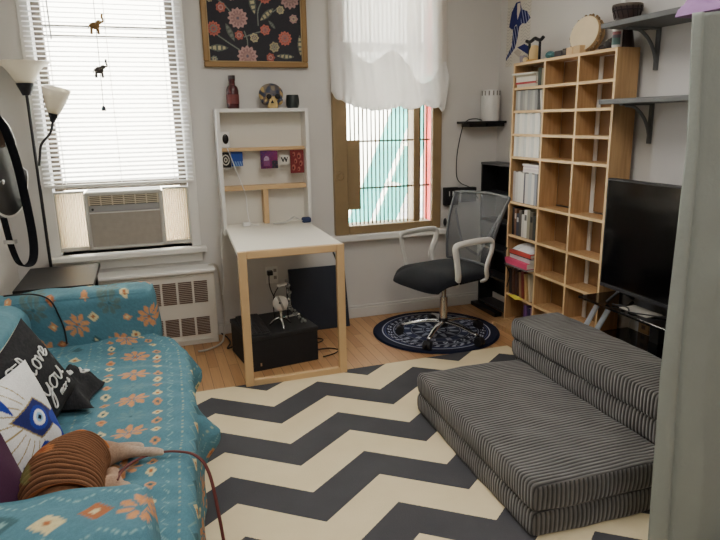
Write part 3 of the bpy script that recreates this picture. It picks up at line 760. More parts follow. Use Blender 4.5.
# hind leg stretched to the right: haunch, knee, hock, paw
lg = catmull([(-.235, 1.69, .505), (-.20, 1.725, .492), (-.165, 1.752, .478), (-.125, 1.755, .471), (-.092, 1.75, .466), (-.064, 1.745, .463)], 6); f.tube(lg, lerpR([.052, .043, .029, .018, .0145, .015], len(lg)), 14)
f.sphere((-.06, 1.744, .462), .016, 12, (1.4, 1, .8))
for k in (-1, 0, 1): f.sphere((-.042, 1.742+k*.0095, .459), .0075, 8, (1.4, 1, .9))
# second hind leg tucked, and front leg near the collar
lg = catmull([(-.235, 1.72, .49), (-.205, 1.765, .476), (-.16, 1.79, .466), (-.115, 1.795, .461)], 5); f.tube(lg, lerpR([.05, .034, .02, .017], len(lg)), 12); f.sphere((-.11, 1.795, .461), .018, 10, (1.3, 1, .8))
lg = catmull([(-.225, 1.52, .50), (-.19, 1.545, .492), (-.168, 1.58, .482), (-.168, 1.622, .474), (-.172, 1.645, .468)], 5); f.tube(lg, lerpR([.045, .034, .025, .021, .02], len(lg)), 12); f.sphere((-.172, 1.65, .467), .023, 12, (1, 1.3, .85))
lg = catmull([(-.225, 1.47, .49), (-.18, 1.49, .475), (-.145, 1.53, .468), (-.138, 1.565, .466)], 5); f.tube(lg, lerpR([.04, .03, .02, .018], len(lg)), 12); f.sphere((-.138, 1.57, .466), .02, 12, (1, 1.3, .85))
tl = catmull([(-.245, 1.74, .5), (-.24, 1.79, .485), (-.215, 1.825, .470), (-.175, 1.835, .464)], 5); f.tube(tl, lerpR([.018, .013, .01, .006], len(tl)), 10)
bd = remesh('body', f, fur, dg_, .005, 5)
vv = np.zeros(len(bd.data.vertices)*3); bd.data.vertices.foreach_get('co', vv); vv = vv.reshape(-1, 3)+np.array(dg_.location)
base = np.array((150,116,92))/255; pale_ = np.array((176,156,138))/255; brn = np.array((124,84,58))/255
wt = np.clip((vv[:, 0]+.20)/.10, 0, 1)[:, None]; wn = np.clip((1.56-vv[:, 1])/.06, 0, 1)[:, None]*np.clip((-.2-vv[:, 0])/.02, 0, 1)[:, None]
cc = base*(1-wt)+pale_*wt; cc = cc*(1-wn)+brn*wn; cc *= (.93+.14*rng.random((len(cc), 1)))
cl = np.where(cc <= .04045, cc/12.92, ((cc+.055)/1.055)**2.4)
a_ = bd.data.color_attributes.new('Col', 'FLOAT_COLOR', 'POINT'); a_.data.foreach_set('color', np.hstack([cl, np.ones((len(cl), 1))]).astype(np.float32).ravel())
f = MB(); f.sphere((-.068, 1.358, .48), .010, 10, (.7, 1, .8)); o = part(f, 'nose', black_m, dg_, smooth=True)
for dy in (-.022, .022):
    f = MB(); f.sphere((-.148, 1.348+dy, .522), .006, 8); part(f, 'closed_eye', black_m, dg_, smooth=True)
# sweater: ribbed tube over the trunk
NS, NA = 150, 90
spn = catmull([(p.x, p.y, p.z) for p in trunk[6:-5]], 8); spn = [spn[int(i*(len(spn)-1)/(NS-1))] for i in range(NS)]
tt_ = np.linspace(0, 1, NS); y0s, y1s = spn[0].y, spn[-1].y
rad = np.interp([p.y for p in spn], [p.y for p in trunk], tr)+.010
A = np.linspace(0, 2*PI, NA, endpoint=False)
SP = np.array([[p.x, p.y, p.z] for p in spn]); L_ = np.array([np.linalg.norm(SP[min(i+1, NS-1)]-SP[i]) for i in range(NS)]).cumsum()
Tg, Ag = np.meshgrid(L_, A, indexing='ij')
rib = np.sin(2*PI*(Tg/.0165)+.9*np.sin(Ag*2)+.6*np.sin(Ag*5+Tg*30))
rr = rad[:, None]+.0042*rib+.003*np.sin(Ag*3+Tg*11)
rr[:3] += .004; rr[-3:] += .003
P = SP[:, None, :]+np.stack([np.cos(Ag)*rr, np.zeros_like(rr), np.sin(Ag)*rr], -1)
P[..., 2] = np.maximum(P[..., 2], .4455)
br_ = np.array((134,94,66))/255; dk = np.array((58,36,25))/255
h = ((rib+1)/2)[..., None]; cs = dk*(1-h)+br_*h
def blob(t0, a0, dt, da, c, rot=0.):
    du, dv = (Tg-t0)/dt, (Ag-a0)/da; m = (du*math.cos(rot)+dv*math.sin(rot))**2+((-du*math.sin(rot)+dv*math.cos(rot))*2.2)**2 < 1
    cs[m] = cs[m]*.25+np.array(c)/255*.75
blob(.17, 2.05, .04, .6, (196,126,76), .5); blob(.10, 2.4, .05, .42, (134,134,80), .2); blob(.165, 2.05, .018, .28, (150,80,52), .5)
cs[:4] = np.array((120,70,40))/255; cs[-5:] = np.array((190,116,62))/255
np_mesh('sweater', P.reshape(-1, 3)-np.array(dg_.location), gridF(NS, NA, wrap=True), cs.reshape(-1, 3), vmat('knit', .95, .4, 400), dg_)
# leash
f = MB(); lp = catmull([(-.155, 1.56, .50), (-.145, 1.63, .485), (-.115, 1.72, .458), (-.06, 1.745, .457), (.0, 1.735, .457), (.055, 1.70, .45), (.085, 1.66, .41), (.10, 1.60, .30), (.11, 1.55, .16), (.115, 1.46, .03), (.12, 1.3, .017), (.16, 1.1, .017)], 8)
f.tube(lp, .0065, 6, flat=.5); o = f.build('dog_leash', mat('dark red webbing', (92,34,30), .7), smooth=True); tag(o, 'dark red leash running from the dog over the sofa edge to the rug', 'leash')

# ------------------------------------------------------------------ framed print
fr = thing('framed_print', 'gold framed dark floral print on the wall between the windows', 'picture', (.71, 4.05, 1.73))
f = MB(); fx0, fx1, fz0, fz1 = .383, 1.036, 1.733, 2.52; bwid = .034
f.box((fx0, 4.04, fz0), (fx1, W, fz0+bwid)); f.box((fx0, 4.04, fz1-bwid), (fx1, W, fz1)); f.box((fx0, 4.04, fz0+bwid), (fx0+bwid, W, fz1-bwid)); f.box((fx1-bwid, 4.04, fz0+bwid), (fx1, W, fz1-bwid))
part(f, 'frame', mat('antique gold', (140,108,62), .45, metal=.2, noise=.15), fr, bevel=.006)
f = MB(); i0 = .026
f.box((fx0+i0, 4.046, fz0+i0), (fx1-i0, W, fz0+i0+.012)); f.box((fx0+i0, 4.046, fz0+i0), (fx0+i0+.012, W, fz1-i0)); f.box((fx1-i0-.012, 4.046, fz0+i0), (fx1-i0, W, fz1-i0)); f.box((fx0+i0, 4.046, fz1-i0-.012), (fx1-i0, W, fz1-i0))
part(f, 'inner_slip', mat('pale gilt', (176,150,104), .5), fr)
nx_, nz_ = 190, 240
U, V = np.meshgrid(np.linspace(fx0+.03, fx1-.03, nx_), np.linspace(fz0+.03, fz1-.03, nz_), indexing='ij')
col = np.ones(U.shape+(3,))*np.array((54,54,60))/255
def fpx(px, py): return .383+(px-204.4+(67.7-py)*.077*(1-(px-204.4)/102))*.00638, 1.733+(67.7-py)*.0063
PK = np.array((182,146,142))/255; CO = np.array((186,106,94))/255; CR = np.array((186,176,140))/255; GR = np.array((122,128,120))/255; MV = np.array((110,100,112))/255
def line(pts, wd, c):
    q = catmull([(*fpx(*p), 0) for p in pts], 8)
    for a, b in zip(q, q[1:]):
        ab = np.array((b.x-a.x, b.y-a.y)); t = np.clip(((U-a.x)*ab[0]+(V-a.y)*ab[1])/max(1e-9, ab@ab), 0, 1)
        col[np.hypot(U-a.x-t*ab[0], V-a.y-t*ab[1]) < wd] = c
def flower(px, py, r, c1, c2, pet=12):
    x, y = fpx(px, py); d = np.hypot(U-x, V-y)/(r*.0064); a = np.arctan2(V-y, U-x)
    col[d < 1+.1*np.cos(a*pet)] = c1; col[(d < .78) & (d > .55) & (np.cos(a*pet) > -.2)] = c1*.8; col[(d < .55+.07*np.cos(a*pet))] = c2; col[d < .36] = c1*.92; col[d < .16] = MV
def pod(px, py, l, wd, ang, c):
    x, y = fpx(px, py); du, dv = (U-x), (V-y); p = (du*math.cos(ang)+dv*math.sin(ang))/(l*.0064); q = (-du*math.sin(ang)+dv*math.cos(ang))/(wd*.0064)
    m = np.abs(q) < np.clip(1-p**2, 0, 1); col[m & (np.abs(p) < 1)] = GR*.8; m2 = (np.abs(q) < .6*np.clip(1-p**2, 0, 1)) & (np.abs(p) < .9); col[m2 & (np.sin(p*14) > -.3)] = c
line([(211,2),(222,9),(230,17)], .0035, GR); line([(217,38),(228,45),(238,51)], .0035, GR); line([(246,50),(246,42),(243,34)], .0035, GR); line([(243,39),(255,35),(262,33)], .0035, GR); line([(257,28),(257,15),(261,6)], .0035, GR)
line([(252,60),(250,66)], .003, GR); line([(272,15),(277,12)], .003, GR); line([(232,-40),(240,-20),(236,-5)], .0035, GR); line([(280,-50),(270,-30),(284,-12)], .0035, GR)
for a in ((251.5,8,10,3.2,R(100),CR), (266,17.7,9,3,R(40),CR), (229,35,9,2.6,R(115),GR), (217.5,49.6,10,3.2,R(0),CR), (284,56.7,9,2.4,R(-3),CR), (299.5,46,10,2.6,R(92),CR), (271,27,5,1.6,R(-50),GR), (225,-25,10,3,R(60),CR), (262,-35,10,3,R(10),CR), (290,-28,9,3,R(120),GR)): pod(*a)
for a in ((236.7,21.9,8.8,PK,PK*.85), (246,57,9,PK,PK*.85), (290,2,9,PK*.95,PK*.8), (213,32,6.3,CO,GR), (264,1,6.2,CO,MV), (284,39.6,6.3,CO,PK*.8), (255,-28,9,PK,CO), (215,-18,7,CO,GR), (295,-45,8,PK,PK*.8), (232,-50,7,CO,MV)): flower(*a)
for a in ((220,12.5,4.4,CO*.95,PK), (238,37.5,4.1,CO*.95,PK), (264,32,4.6,CO,PK*.8), (293.5,21,4,PK,CR), (269,58,4,CO*.9,PK), (253,39.6,4,CR,MV), (273,48,4.6,CR*.9,GR), (280,13,3.6,CR,GR), (230.5,2,3.8,PK,CR), (209,5,3,CR*.9,GR), (214,60,3,GR,CR), (275,-12,4,CR,CO), (243,-15,4,CO,CR)): flower(*a, 7)
np_mesh('print', np.stack([U, np.full_like(U, 4.058), V], -1).reshape(-1, 3)-np.array(fr.location), gridF(nx_, nz_), col.reshape(-1, 3), vmat('print paper', .7, .02, 200), fr)

# ------------------------------------------------------------------ fold-out desk unit
dk_ = thing('fold_out_desk', 'white wall-mounted fold-out desk with a birch frame leg', 'desk', (.7, 3.6, 0))
hx0, hx1, hy, hz0, hz1 = .418, .997, 3.935, .70, 1.482
f = MB()
f.box((hx0, hy, hz0), (hx0+.022, W-.001, hz1)); f.box((hx1-.022, hy, hz0), (hx1, W-.001, hz1)); f.box((hx0+.022, hy, hz1-.022), (hx1-.022, W-.001, hz1)); f.box((hx0+.022, hy+.02, hz0), (hx1-.022, W-.001, hz0+.022))
part(f, 'cabinet', white_m, dk_, bevel=.002)
f = MB(); f.box((hx0+.022, 4.055, hz0), (hx1-.022, 4.07, hz1-.022)); part(f, 'back_panel', offwhite_m, dk_)
f = MB(); f.box((hx0+.022, 3.98, 1.222), (hx1-.022, 4.055, 1.243)); part(f, 'shelf', birch_m, dk_, bevel=.002)
f = MB(); f.box((hx0+.022, 3.975, .975), (hx1-.022, 4.055, 1.003)); part(f, 'shelf', birch_m, dk_, bevel=.002)
f = MB(); f.box((.69, 3.98, .752), (.722, 4.055, .975)); part(f, 'divider', birch_m, dk_, bevel=.002)
# desk top: trapezoid seen in plan is a plain rectangle
f = MB(); f._add([(.393, 3.15, .724), (.962, 3.15, .724), (.974, 4.05, .724), (.440, 4.05, .724), (.393, 3.15, .75), (.962, 3.15, .75), (.974, 4.05, .75), (.440, 4.05, .75)], [(0,3,2,1),(4,5,6,7),(0,1,5,4),(1,2,6,5),(2,3,7,6),(3,0,4,7)])
part(f, 'desk_top', mat('white laminate', (228,224,212), .45, noise=.04, scale=8), dk_, bevel=.002)
f = MB(); y0_, y1_ = 3.118, 3.149
f.box((.392, y0_, 0), (.436, y1_, .752)); f.box((.920, y0_, 0), (.964, y1_, .752)); f.box((.436, y0_, .712), (.920, y1_, .752)); f.box((.436, y0_, 0), (.920, y1_, .042))
part(f, 'leg_frame', birch_m, dk_, bevel=.004)
f = MB()
for x in (.412, .952): f.tube([(x, 3.16, .60), (x+.005, 3.42, .724)], .005, 6)
part(f, 'stay', darkmetal_m, dk_)
# things on the cabinet top
f = MB(); f.lathe([(0, 0), (.036, 0), (.038, .01), (.038, .11), (.032, .13), (.02, .142), (.019, .165), (.021, .168), (.021, .18), (0, .18)], (.535, 3.995, hz1), 24)
bo = thing('glass_bottle', 'dark red glass bottle standing on the desk cabinet', 'bottle', (.535, 3.995, hz1)); part(f, 'bottle_body', mat('dark red glass', (74,30,34), .15, noise=.1, spec=.6), bo, smooth=40)
f = MB(); f.lathe([(0, .176), (.022, .176), (.022, .198), (0, .198)], (.535, 3.995, hz1), 18); part(f, 'cap', mat('dark cap', (40,26,28), .5), bo, smooth=40)
f = MB(); f.lathe([(.0388, .03), (.0388, .085)], (.535, 3.995, hz1), 24); part(f, 'bottle_label', mat('maroon label', (110,52,50), .6, noise=.4, scale=60), bo, smooth=40)
sk = thing('decorated_skull', 'painted blue and gold skull ornament on the desk cabinet', 'skull', (.775, 3.99, hz1))
f = MB(); f.sphere((.775, 4.0, hz1+.085), .072, 24, (1.08, .85, .95)); f.sphere((.775, 3.965, hz1+.05), .045, 18, (1.0, .8, 1.0)); f.box((.745, 3.935, hz1), (.805, 3.99, hz1+.04)); f.sphere((.73, 3.965, hz1+.045), .026, 12); f.sphere((.82, 3.965, hz1+.045), .026, 12)
q = remesh('skull_body', f, vmat('painted ceramic', .35, .05, 60), sk, .004, 8)
vv = np.zeros(len(q.data.vertices)*3); q.data.vertices.foreach_get('co', vv); vv = vv.reshape(-1, 3)
gx, gz = vv[:, 0], vv[:, 2]
pat = np.sin(gx*120+2*np.sin(gz*70))+np.sin(gz*110+1.5*np.sin(gx*90)); cc = np.where((pat > .35)[:, None], np.array((188,160,104))/255, np.where((pat < -.5)[:, None], np.array((58,66,84))/255, np.array((112,96,84))/255))
cc[(np.abs(gx) < .05) & (gz > .075)] = cc[(np.abs(gx) < .05) & (gz > .075)]*.5+np.array((74,80,98))/255*.5
cc[(np.abs(gx) < .028-(gz-.03)*.3) & (gz < .07)] = np.array((206,178,120))/255
cl = np.where(cc <= .04045, cc/12.92, ((cc+.055)/1.055)**2.4); a_ = q.data.color_attributes.new('Col', 'FLOAT_COLOR', 'POINT'); a_.data.foreach_set('color', np.hstack([cl, np.ones((len(cl), 1))]).astype(np.float32).ravel())
f = MB(); f.sphere((.748, 3.925, hz1+.07), .017, 12, (1, .5, .9)); f.sphere((.802, 3.925, hz1+.07), .017, 12, (1, .5, .9)); part(f, 'eye_socket', mat('skull dark', (26,24,24), .7), sk, smooth=True)
f = MB(); f.prism([(-.01, 0), (.01, 0), (0, .02)], lambda a, b, d: Vector((.768+a, d, hz1+.03+b)), 3.922, 3.935); part(f, 'nose_hole', mat('skull dark', (26,24,24)), sk)
f = MB(); f.lathe([(0, 0), (.034, 0), (.042, .02), (.043, .05), (.038, .082), (.034, .082), (.037, .05), (.036, .012), (0, .012)], (.912, 3.995, hz1), 24)
o = f.build('candle_cup', mat('dark green glass', (38,44,44), .35), smooth=50, loc=(.912, 3.995, hz1)); tag(o, 'small dark green cup on the right end of the desk cabinet', 'cup')
# cards
def card(name, label, x0, x1, z0, z1, y, cf, n=40, cat='picture card'):
    U, V = np.meshgrid(np.linspace(0, 1, n), np.linspace(0, 1, n), indexing='ij')
    P = np.stack([x0+(x1-x0)*U, np.full_like(U, 0)+y, z0+(z1-z0)*V], -1).reshape(-1, 3)
    o = np_mesh(name, P, gridF(n, n), cf(U, V).reshape(-1, 3), vmat('card print', .5, .02, 200), None, False, ((x0+x1)/2, y, z0)); tag(o, label, cat); 
    md = o.modifiers.new('solid', 'SOLIDIFY'); md.thickness = .002; md.offset = 0
    return o
def c_emblem(U, V):
    c = np.ones(U.shape+(3,))*np.array((28,26,26))/255; r = np.hypot((U-.45), (V-.55)*1.3)
    c[(r < .42) & (r > .33)] = (.75, .73, .68); c[(r < .2)] = (.7, .68, .62); c[r < .1] = (.1, .1, .1); c[V < .1] = (.6, .58, .55); return c
def c_blue(U, V):
    c = np.ones(U.shape+(3,))*np.array((40,68,140))/255; c[(V < .35) & (U > .15) & (np.sin(U*30+V*12) > -.2)] = np.array((120,146,186))/255; return c*(1-.3*(V[..., None] > .85))
def c_purple(U, V):
    c = np.stack([.36+.2*U, .16+.05*V, .36+.1*V], -1); m = np.hypot(U-.35, (V-.5)*.8) < .16; c[m] = (.75, .65, .75); m = (np.abs(U-.35) < .18) & (V < .45) & (V > .15); c[m] = (.55, .3, .5); c[(U > .65) & (V < .45)] = (.25, .25, .3); c[np.sin(U*25)*np.sin(V*25) > .8] = (.6, .3, .3); return c*.85
def c_red(U, V):
    c = np.ones(U.shape+(3,))*np.array((112,44,46))/255
    for u, v, r_ in ((.28,.82,.10),(.66,.74,.14),(.40,.52,.11),(.78,.42,.12),(.24,.25,.13),(.62,.18,.10)):
        m = np.hypot(U-u, V-v) < r_; c[m] = np.array((158,96,84))/255; c[np.hypot(U-u+.03, V-v+.02) < r_*.5] = np.array((90,30,34))/255
    return c
CY = 3.972
card('picture_card', 'black card with pale ring emblem under the desk cabinet shelf', .438, .495, 1.115, 1.218, CY, c_emblem)
card('picture_card', 'blue card under the desk cabinet shelf beside the black emblem card', .498, .570, 1.13, 1.22, CY, c_blue)
card('picture_card', 'purple picture card in the middle of the desk cabinet', .682, .793, 1.108, 1.22, CY, c_purple)
card('picture_card', 'red picture card with round shapes near the right cabinet side', .874, .965, 1.072, 1.22, CY, c_red)
wc = thing('logo_card', 'off-white card with a black angular W mark, between purple and red cards', 'picture card', (.835, CY, 1.14))
f = MB(); f.box((.812, CY, 1.135), (.868, CY+.001, 1.19)); part(f, 'card', offwhite_m, wc)
f = MB()
for a, b, wd in (((-.02, .03), (-.008, 0), .009), ((-.008, 0), (.003, .03), .006), ((.003, .03), (.012, 0), .009), ((.012, 0), (.022, .03), .006)):
    f.prism([(a[0], a[1]), (a[0]+wd, a[1]), (b[0]+wd, b[1]), (b[0], b[1])], lambda u, v, d: Vector((.832+u, d, 1.147+v)), CY-.002, CY-.0004)
part(f, 'letter', black_m, wc)
dv_ = thing('plug_in_device', 'small white gadget with black oval front in the desk cabinet', 'device', (.468, 4.0, 1.243))
f = MB(); f.box((.442, 3.985, 1.243), (.500, 4.02, 1.345)); part(f, 'case', whiteplas_m, dv_, bevel=.01, seg=3)
f = MB(); f.sphere((.472, 3.984, 1.30), .023, 16, (.85, .2, 1.35)); part(f, 'dark_face', blackglass_m, dv_, smooth=True)
f = MB(); f.tube(catmull([(.478, 3.98, 1.245), (.492, 3.965, 1.20), (.53, 3.965, 1.08), (.572, 3.96, .95), (.575, 3.95, .84), (.59, 3.93, .765), (.64, 3.92, .755)], 6), .0028, 6)
o = f.build('white_cable', whiteplas_m, smooth=True); tag(o, 'thin white cable hanging from gadget down inside the desk cabinet', 'cable')
f = MB(); f.box((.54, 3.92, .75), (.585, 3.955, .775)); o = f.build('white_box', whiteplas_m, bevel=.004); tag(o, 'small white adapter box on the left rear of the desk top', 'adapter')
f = MB()
for k, (p, q_) in enumerate((((.76, .752), (.79, .754)),)):
    pass
pr = catmull([(.735, 3.93, .756), (.80, 3.93, .758), (.84, 3.925, .772), (.875, 3.92, .792), (.905, 3.925, .775), (.935, 3.93, .758)], 6)
f.tube(pr, .024, 8, flat=.12, upv=(0,0,1)); o = f.build('fabric_band', mat('pale band', (206,204,200), .8), smooth=True); tag(o, 'pale curled band lying on the rear of the desk top', 'band')
f = MB(); f.box((.925, 3.90, .75), (.985, 3.95, .785)); o = f.build('blue_pouch', mat('navy cloth', (44,56,92), .8, noise=.3, scale=60), bevel=.012, seg=3); tag(o, 'small navy blue pouch on the right rear of the desk top', 'pouch')

# ------------------------------------------------------------------ things below the desk
bxr = R(8); bxo = Vector((.452, 3.325, 0))
amp = thing('storage_cube', 'large black storage box on the floor under the desk', 'box', bxo, bxr)
f = MB(); f.box((0, 0, .0), (.418, .40, .19)); f.build('box_body', mat('black board', (22,22,25), .7, noise=.15, scale=40), amp, bevel=.004)
f = MB(); f.box((-.004, -.004, .185), (.422, .404, .212)); f.build('lid', mat('black lid', (28,28,31), .65, noise=.15, scale=40), amp, bevel=.004)
f = MB(); f.box((.055, -.003, .03), (.065, -.001, .05)); f.build('tag', chrome_m, amp)
MA = Matrix.Translation(bxo) @ Matrix.Rotation(bxr, 4, 'Z')
kb = thing('keyboard', 'black computer keyboard lying on the left side of black box', 'keyboard', MA @ Vector((.08, .2, .212)), bxr+R(90)+R(-6))
f = MB(); f.box((-.19, -.07, 0), (.19, .07, .012)); f.build('case', blackplastic_m, kb, bevel=.003)
f = MB()
for r_ in range(5):
    for c_ in range(14): f.box((-.183+c_*.026, -.063+r_*.025, .012), (-.161+c_*.026, -.042+r_*.025, .018))
f.build('keys', mat('dark keys', (40,40,44), .5), kb)
mp_ = MA @ Vector((.228, .10, .212))
mi = thing('globe_microphone', 'white ball microphone on a chrome tripod atop the black box', 'microphone', mp_)
f = MB(); f.sphere((0, 0, .145), .046, 24); o = f.build('ball', mat('white mic', (214,210,206), .4, noise=.1, scale=20), mi, smooth=True)
for i in range(3):
    a = R(-90+120*i); f = MB(); f.tube(catmull([(.004*math.cos(a), .004*math.sin(a), .055), (.04*math.cos(a), .04*math.sin(a), .04), (.075*math.cos(a), .075*math.sin(a), .005)], 4), [.006]*8+[.004], 8); f.build('leg', chrome_m, mi, smooth=True)
f = MB(); f.cyl((0, 0, .04), (0, 0, .10), .011, 12); f.build('stem', chrome_m, mi, smooth=40)
f = MB(); f.lathe([(.0466, -.007), (.0466, .007)], (0, 0, .145), 24, Matrix.Rotation(R(70), 4, 'Y')); f.build('seam_band', mat('grille grey', (150,146,142), .4), mi, smooth=True)
f = MB(); f.cyl((-.012, -.0435, .160), (-.012, -.047, .160), .006, 10); f.build('knob', darkmetal_m, mi)
# bead string
base_ = MA @ Vector((.305, .16, .212))
bs = thing('bead_strand', 'strand of clear beads draped over the black box right of microphone', 'beads', base_)
f = MB(); pts = catmull([(.0, .05, .24), (.008, .04, .18), (.0, .02, .11), (.02, .0, .07), (.045, -.03, .04), (.075, -.07, .012)], 6)
for i, p in enumerate(pts): f.sphere((p.x+.008*math.sin(i*2.4), p.y, max(.009, p.z+.008*math.cos(i*1.7))), .008+.003*(i % 3 == 0), 8)
f.build('beads', mat('clear bead', (176,176,172), .1, spec=.8, alpha=.6), bs, smooth=True)
f = MB(); f.tube([(p.x, p.y, p.z) for p in pts], .003, 5); f.build('wire', darkmetal_m, bs)
f = MB(); f.tube([(0, .05, .0), (0, .05, .24)], .004, 6); f.build('stand', darkmetal_m, bs)
us = thing('lamp_clip', 'small white clip light on the upright behind the microphone', 'light', base_+Vector((-.03, .05, .215)))
f = MB(); f.box((-.025, -.008, .0), (.03, .008, .014), Matrix.Rotation(R(-12), 4, 'Y')); f.build('head', whiteplas_m, us, bevel=.003)
f = MB(); f.tube(catmull([(-.02, 0, .0), (-.05, .0, -.05), (-.06, -.01, -.12), (-.055, -.02, -.213)], 6), .003, 6); f.build('cord', black_m, us, smooth=True)
f = MB(); f.box((-.05, -.006, 0), (.05, .006, .008)); o = f.build('white_pen', whiteplas_m, loc=(0,0,0)); o.location = MA @ Vector((.36, .26, .2125)); o.rotation_euler = (0,0,R(20)); tag(o, 'thin white stick lying on the right of the black box', 'stick')
# leaning panel
f = MB(); M_ = Matrix.Translation((.835, 3.905, 0)) @ Matrix.Rotation(R(-13.5), 4, 'X')
f.box((0, 0, 0), (.40, .02, .435), M_); o = f.build('leaning_panel', mat('navy board', (25,31,46), .6, noise=.1), bevel=.003); tag(o, 'dark navy board leaning against the wall behind the desk', 'board')
ou = thing('wall_outlet', 'white double outlet with a black plug behind the desk', 'outlet', (.735, W-.008, .37))
f = MB(); f.box((.690, W-.008, .32), (.775, W-.0005, .44)); part(f, 'cover_plate', white_m, ou, bevel=.003)
f = MB(); f.box((.698, W-.045, .385), (.735, W-.008, .415)); pg_ = part(f, 'plug', black_m, ou, bevel=.004)
f = MB()
for z in (.35, .40): f.box((.745, W-.010, z), (.765, W-.0079, z+.022))
part(f, 'socket', mat('socket grey', (150,146,140), .6), ou)
f = MB(); f.tube(catmull([(.705, W-.05, .39), (.70, W-.08, .33), (.715, W-.1, .27), (.74, W-.15, .225), (.76, W-.2, .216)], 6), .004, 6); cd_ = part(f, 'cord', black_m, ou, smooth=True); cd_.parent = pg_
# cables
f = MB(); f.tube(catmull([(.405, 3.96, .74), (.395, 3.97, .55), (.40, 3.99, .40), (.385, 3.98, .30)], 6), .003, 6); o = f.build('white_cable', whiteplas_m, smooth=True); tag(o, 'thin white cable hanging beside the left end of the desk', 'cable')
f = MB(); f.tube(catmull([(.31, 4.0, .503), (.35, 3.98, .51), (.372, 4.0, .45), (.385, 4.03, .3), (.39, 4.02, .15), (.37, 3.95, .02), (.33, 3.85, .008), (.25, 3.78, .008), (.19, 3.77, .008)], 8), .006, 7); o = f.build('extension_cord', mat('grey cord', (190,184,172), .6), smooth=True); tag(o, 'pale extension cord running down the wall beside the radiator cover', 'cord')
f = MB(); f.tube(catmull([(.36, 4.0, .03), (.39, 3.97, .01), (.40, 3.86, .008), (.37, 3.76, .008), (.40, 3.74, .02)], 6), .005, 6); o = f.build('power_cord', black_m, smooth=True); tag(o, 'black cord on the floor left of the black box', 'cord')
f = MB(); f.tube(catmull([(.83, 3.72, .01), (.93, 3.74, .006), (.98, 3.70, .006), (.95, 3.66, .006), (.87, 3.66, .006)], 8), .004, 6); o = f.build('power_cord', black_m, smooth=True); tag(o, 'looped black cord on the floor at the rear right of the black box', 'cord')
f = MB(); f.tube(catmull([(.89, 3.52, .01), (.97, 3.53, .006), (1.02, 3.48, .006), (.98, 3.43, .006), (.90, 3.40, .006)], 8), .004, 6); o = f.build('power_cord', black_m, smooth=True); tag(o, 'looped black cord on the floor in front of the other black loop', 'cord')

# ------------------------------------------------------------------ balloon curtain
cu = thing('balloon_shade', 'white sheer gathered curtain over the top of the right window', 'curtain', (1.58, 3.99, 1.45))
def cur(name, zb, zt, y, nx=170, nz=110, bul=0., al=.6):
    U, V = np.meshgrid(np.linspace(0, 1, nx), np.linspace(0, 1, nz), indexing='ij')
    xb = 1.168+.83*U; xt = 1.165+.815*U
    zbv = zb(U); ztv = zt(U)
    Z = zbv+(ztv-zbv)*V; X = xb*(1-V)+xt*V
    foldp = np.sin(U*2*PI*5.2+1.5+.6*np.sin(V*3))*.016+np.sin(U*2*PI*11+V*2)*.006
    Y = y+foldp*(.45+.55*V)-bul*np.sin(PI*np.clip(V, 0, 1)**.7)
    Y -= .012*np.exp(-V*18)*np.sin(U*2*PI*17)
    Y = np.minimum(Y, 4.03)
    return np_mesh(name, np.stack([X, Y, Z], -1).reshape(-1, 3)-np.array(cu.location), gridF(nx, nz), None, MATS['sheer'], cu)
mat('sheer', (232,230,228), .9, noise=.03, trans=.5, alpha=.93)
hem = lambda U: np.interp(U, [0, .03, .09, .2, .35, .5, .58, .64, .72, .8, .86, .93, .955, .975, 1.0], [1.585, 1.545, 1.525, 1.487, 1.462, 1.470, 1.49, 1.465, 1.470, 1.50, 1.475, 1.478, 1.452, 1.46, 1.60])+.004*np.sin(U*90)
cur('sheer_panel', hem, lambda U: np.full_like(U, 2.62), 3.985)
cur('gathered_hem', lambda U: hem(U)+.002, lambda U: 1.80+.07*np.sin(U*2*PI*2.1+.6)+.05*np.sin(U*2*PI*.9)-.06*U, 3.965, 150, 60, .025)
f = MB(); q = [(1.168+.83*u, 3.982, float(hem(np.array([u]))[0])) for u in np.linspace(0, 1, 70)]; f.tube(q, .0035, 5); part(f, 'hem_cord', white_m, cu)
f = MB(); f.tube([(1.1, 3.99, 2.63), (2.06, 3.99, 2.63)], .008, 8); part(f, 'rod', white_m, cu)

# ------------------------------------------------------------------ corner shelf, router, wall boxes
cs_ = thing('corner_shelf', 'short black floating shelf in the back corner', 'shelf', (2.26, 3.98, 1.36))
f = MB(); f.box((2.125, 3.94, 1.362), (2.455, W-.001, 1.378)); part(f, 'board', black_m, cs_, bevel=.002)
for a in (2.165, 2.315):
    f = MB(); f.box((a, 3.955, 1.338), (a+.13, W-.001, 1.362)); part(f, 'underside_box', black_m, cs_, bevel=.002)
ro = thing('cylinder_router', 'white cylindrical router standing on the black corner shelf', 'router', (2.352, 4.0, 1.378))
f = MB(); f.lathe([(0, 0), (.062, 0), (.066, .01), (.066, .20), (.062, .215), (0, .215)], (2.352, 4.0, 1.378), 32); part(f, 'body', whiteplas_m, ro, smooth=40)
for k in range(14):
    a = 2*PI*k/14; f = MB(); f.box((.0655, -.005, .175), (.0675, .005, .207), Matrix.Translation((2.352, 4.0, 1.378)) @ Matrix.Rotation(a, 4, 'Z')); part(f, 'vent', mat('vent grey', (120,118,112), .6), ro)
f = MB(); f.tube(catmull([(2.26, 3.95, 1.384), (2.20, 3.935, 1.395), (2.13, 3.925, 1.384), (2.10, 3.94, 1.33), (2.09, 3.99, 1.15), (2.105, 4.02, 1.0), (2.15, 4.04, .94), (2.23, 4.035, .90), (2.29, 4.03, .82)], 8), .0035, 6); o = f.build('black_cable', black_m, smooth=True); tag(o, 'thin black cable hanging from corner shelf down the back wall', 'cable')
wb = thing('wall_box', 'black wall box with white strips beside the window frame', 'wall box', (2.07, W, .78))
f = MB(); f.box((2.022, W-.04, .782), (2.132, W-.001, .912)); part(f, 'case', blackplastic_m, wb, bevel=.004)
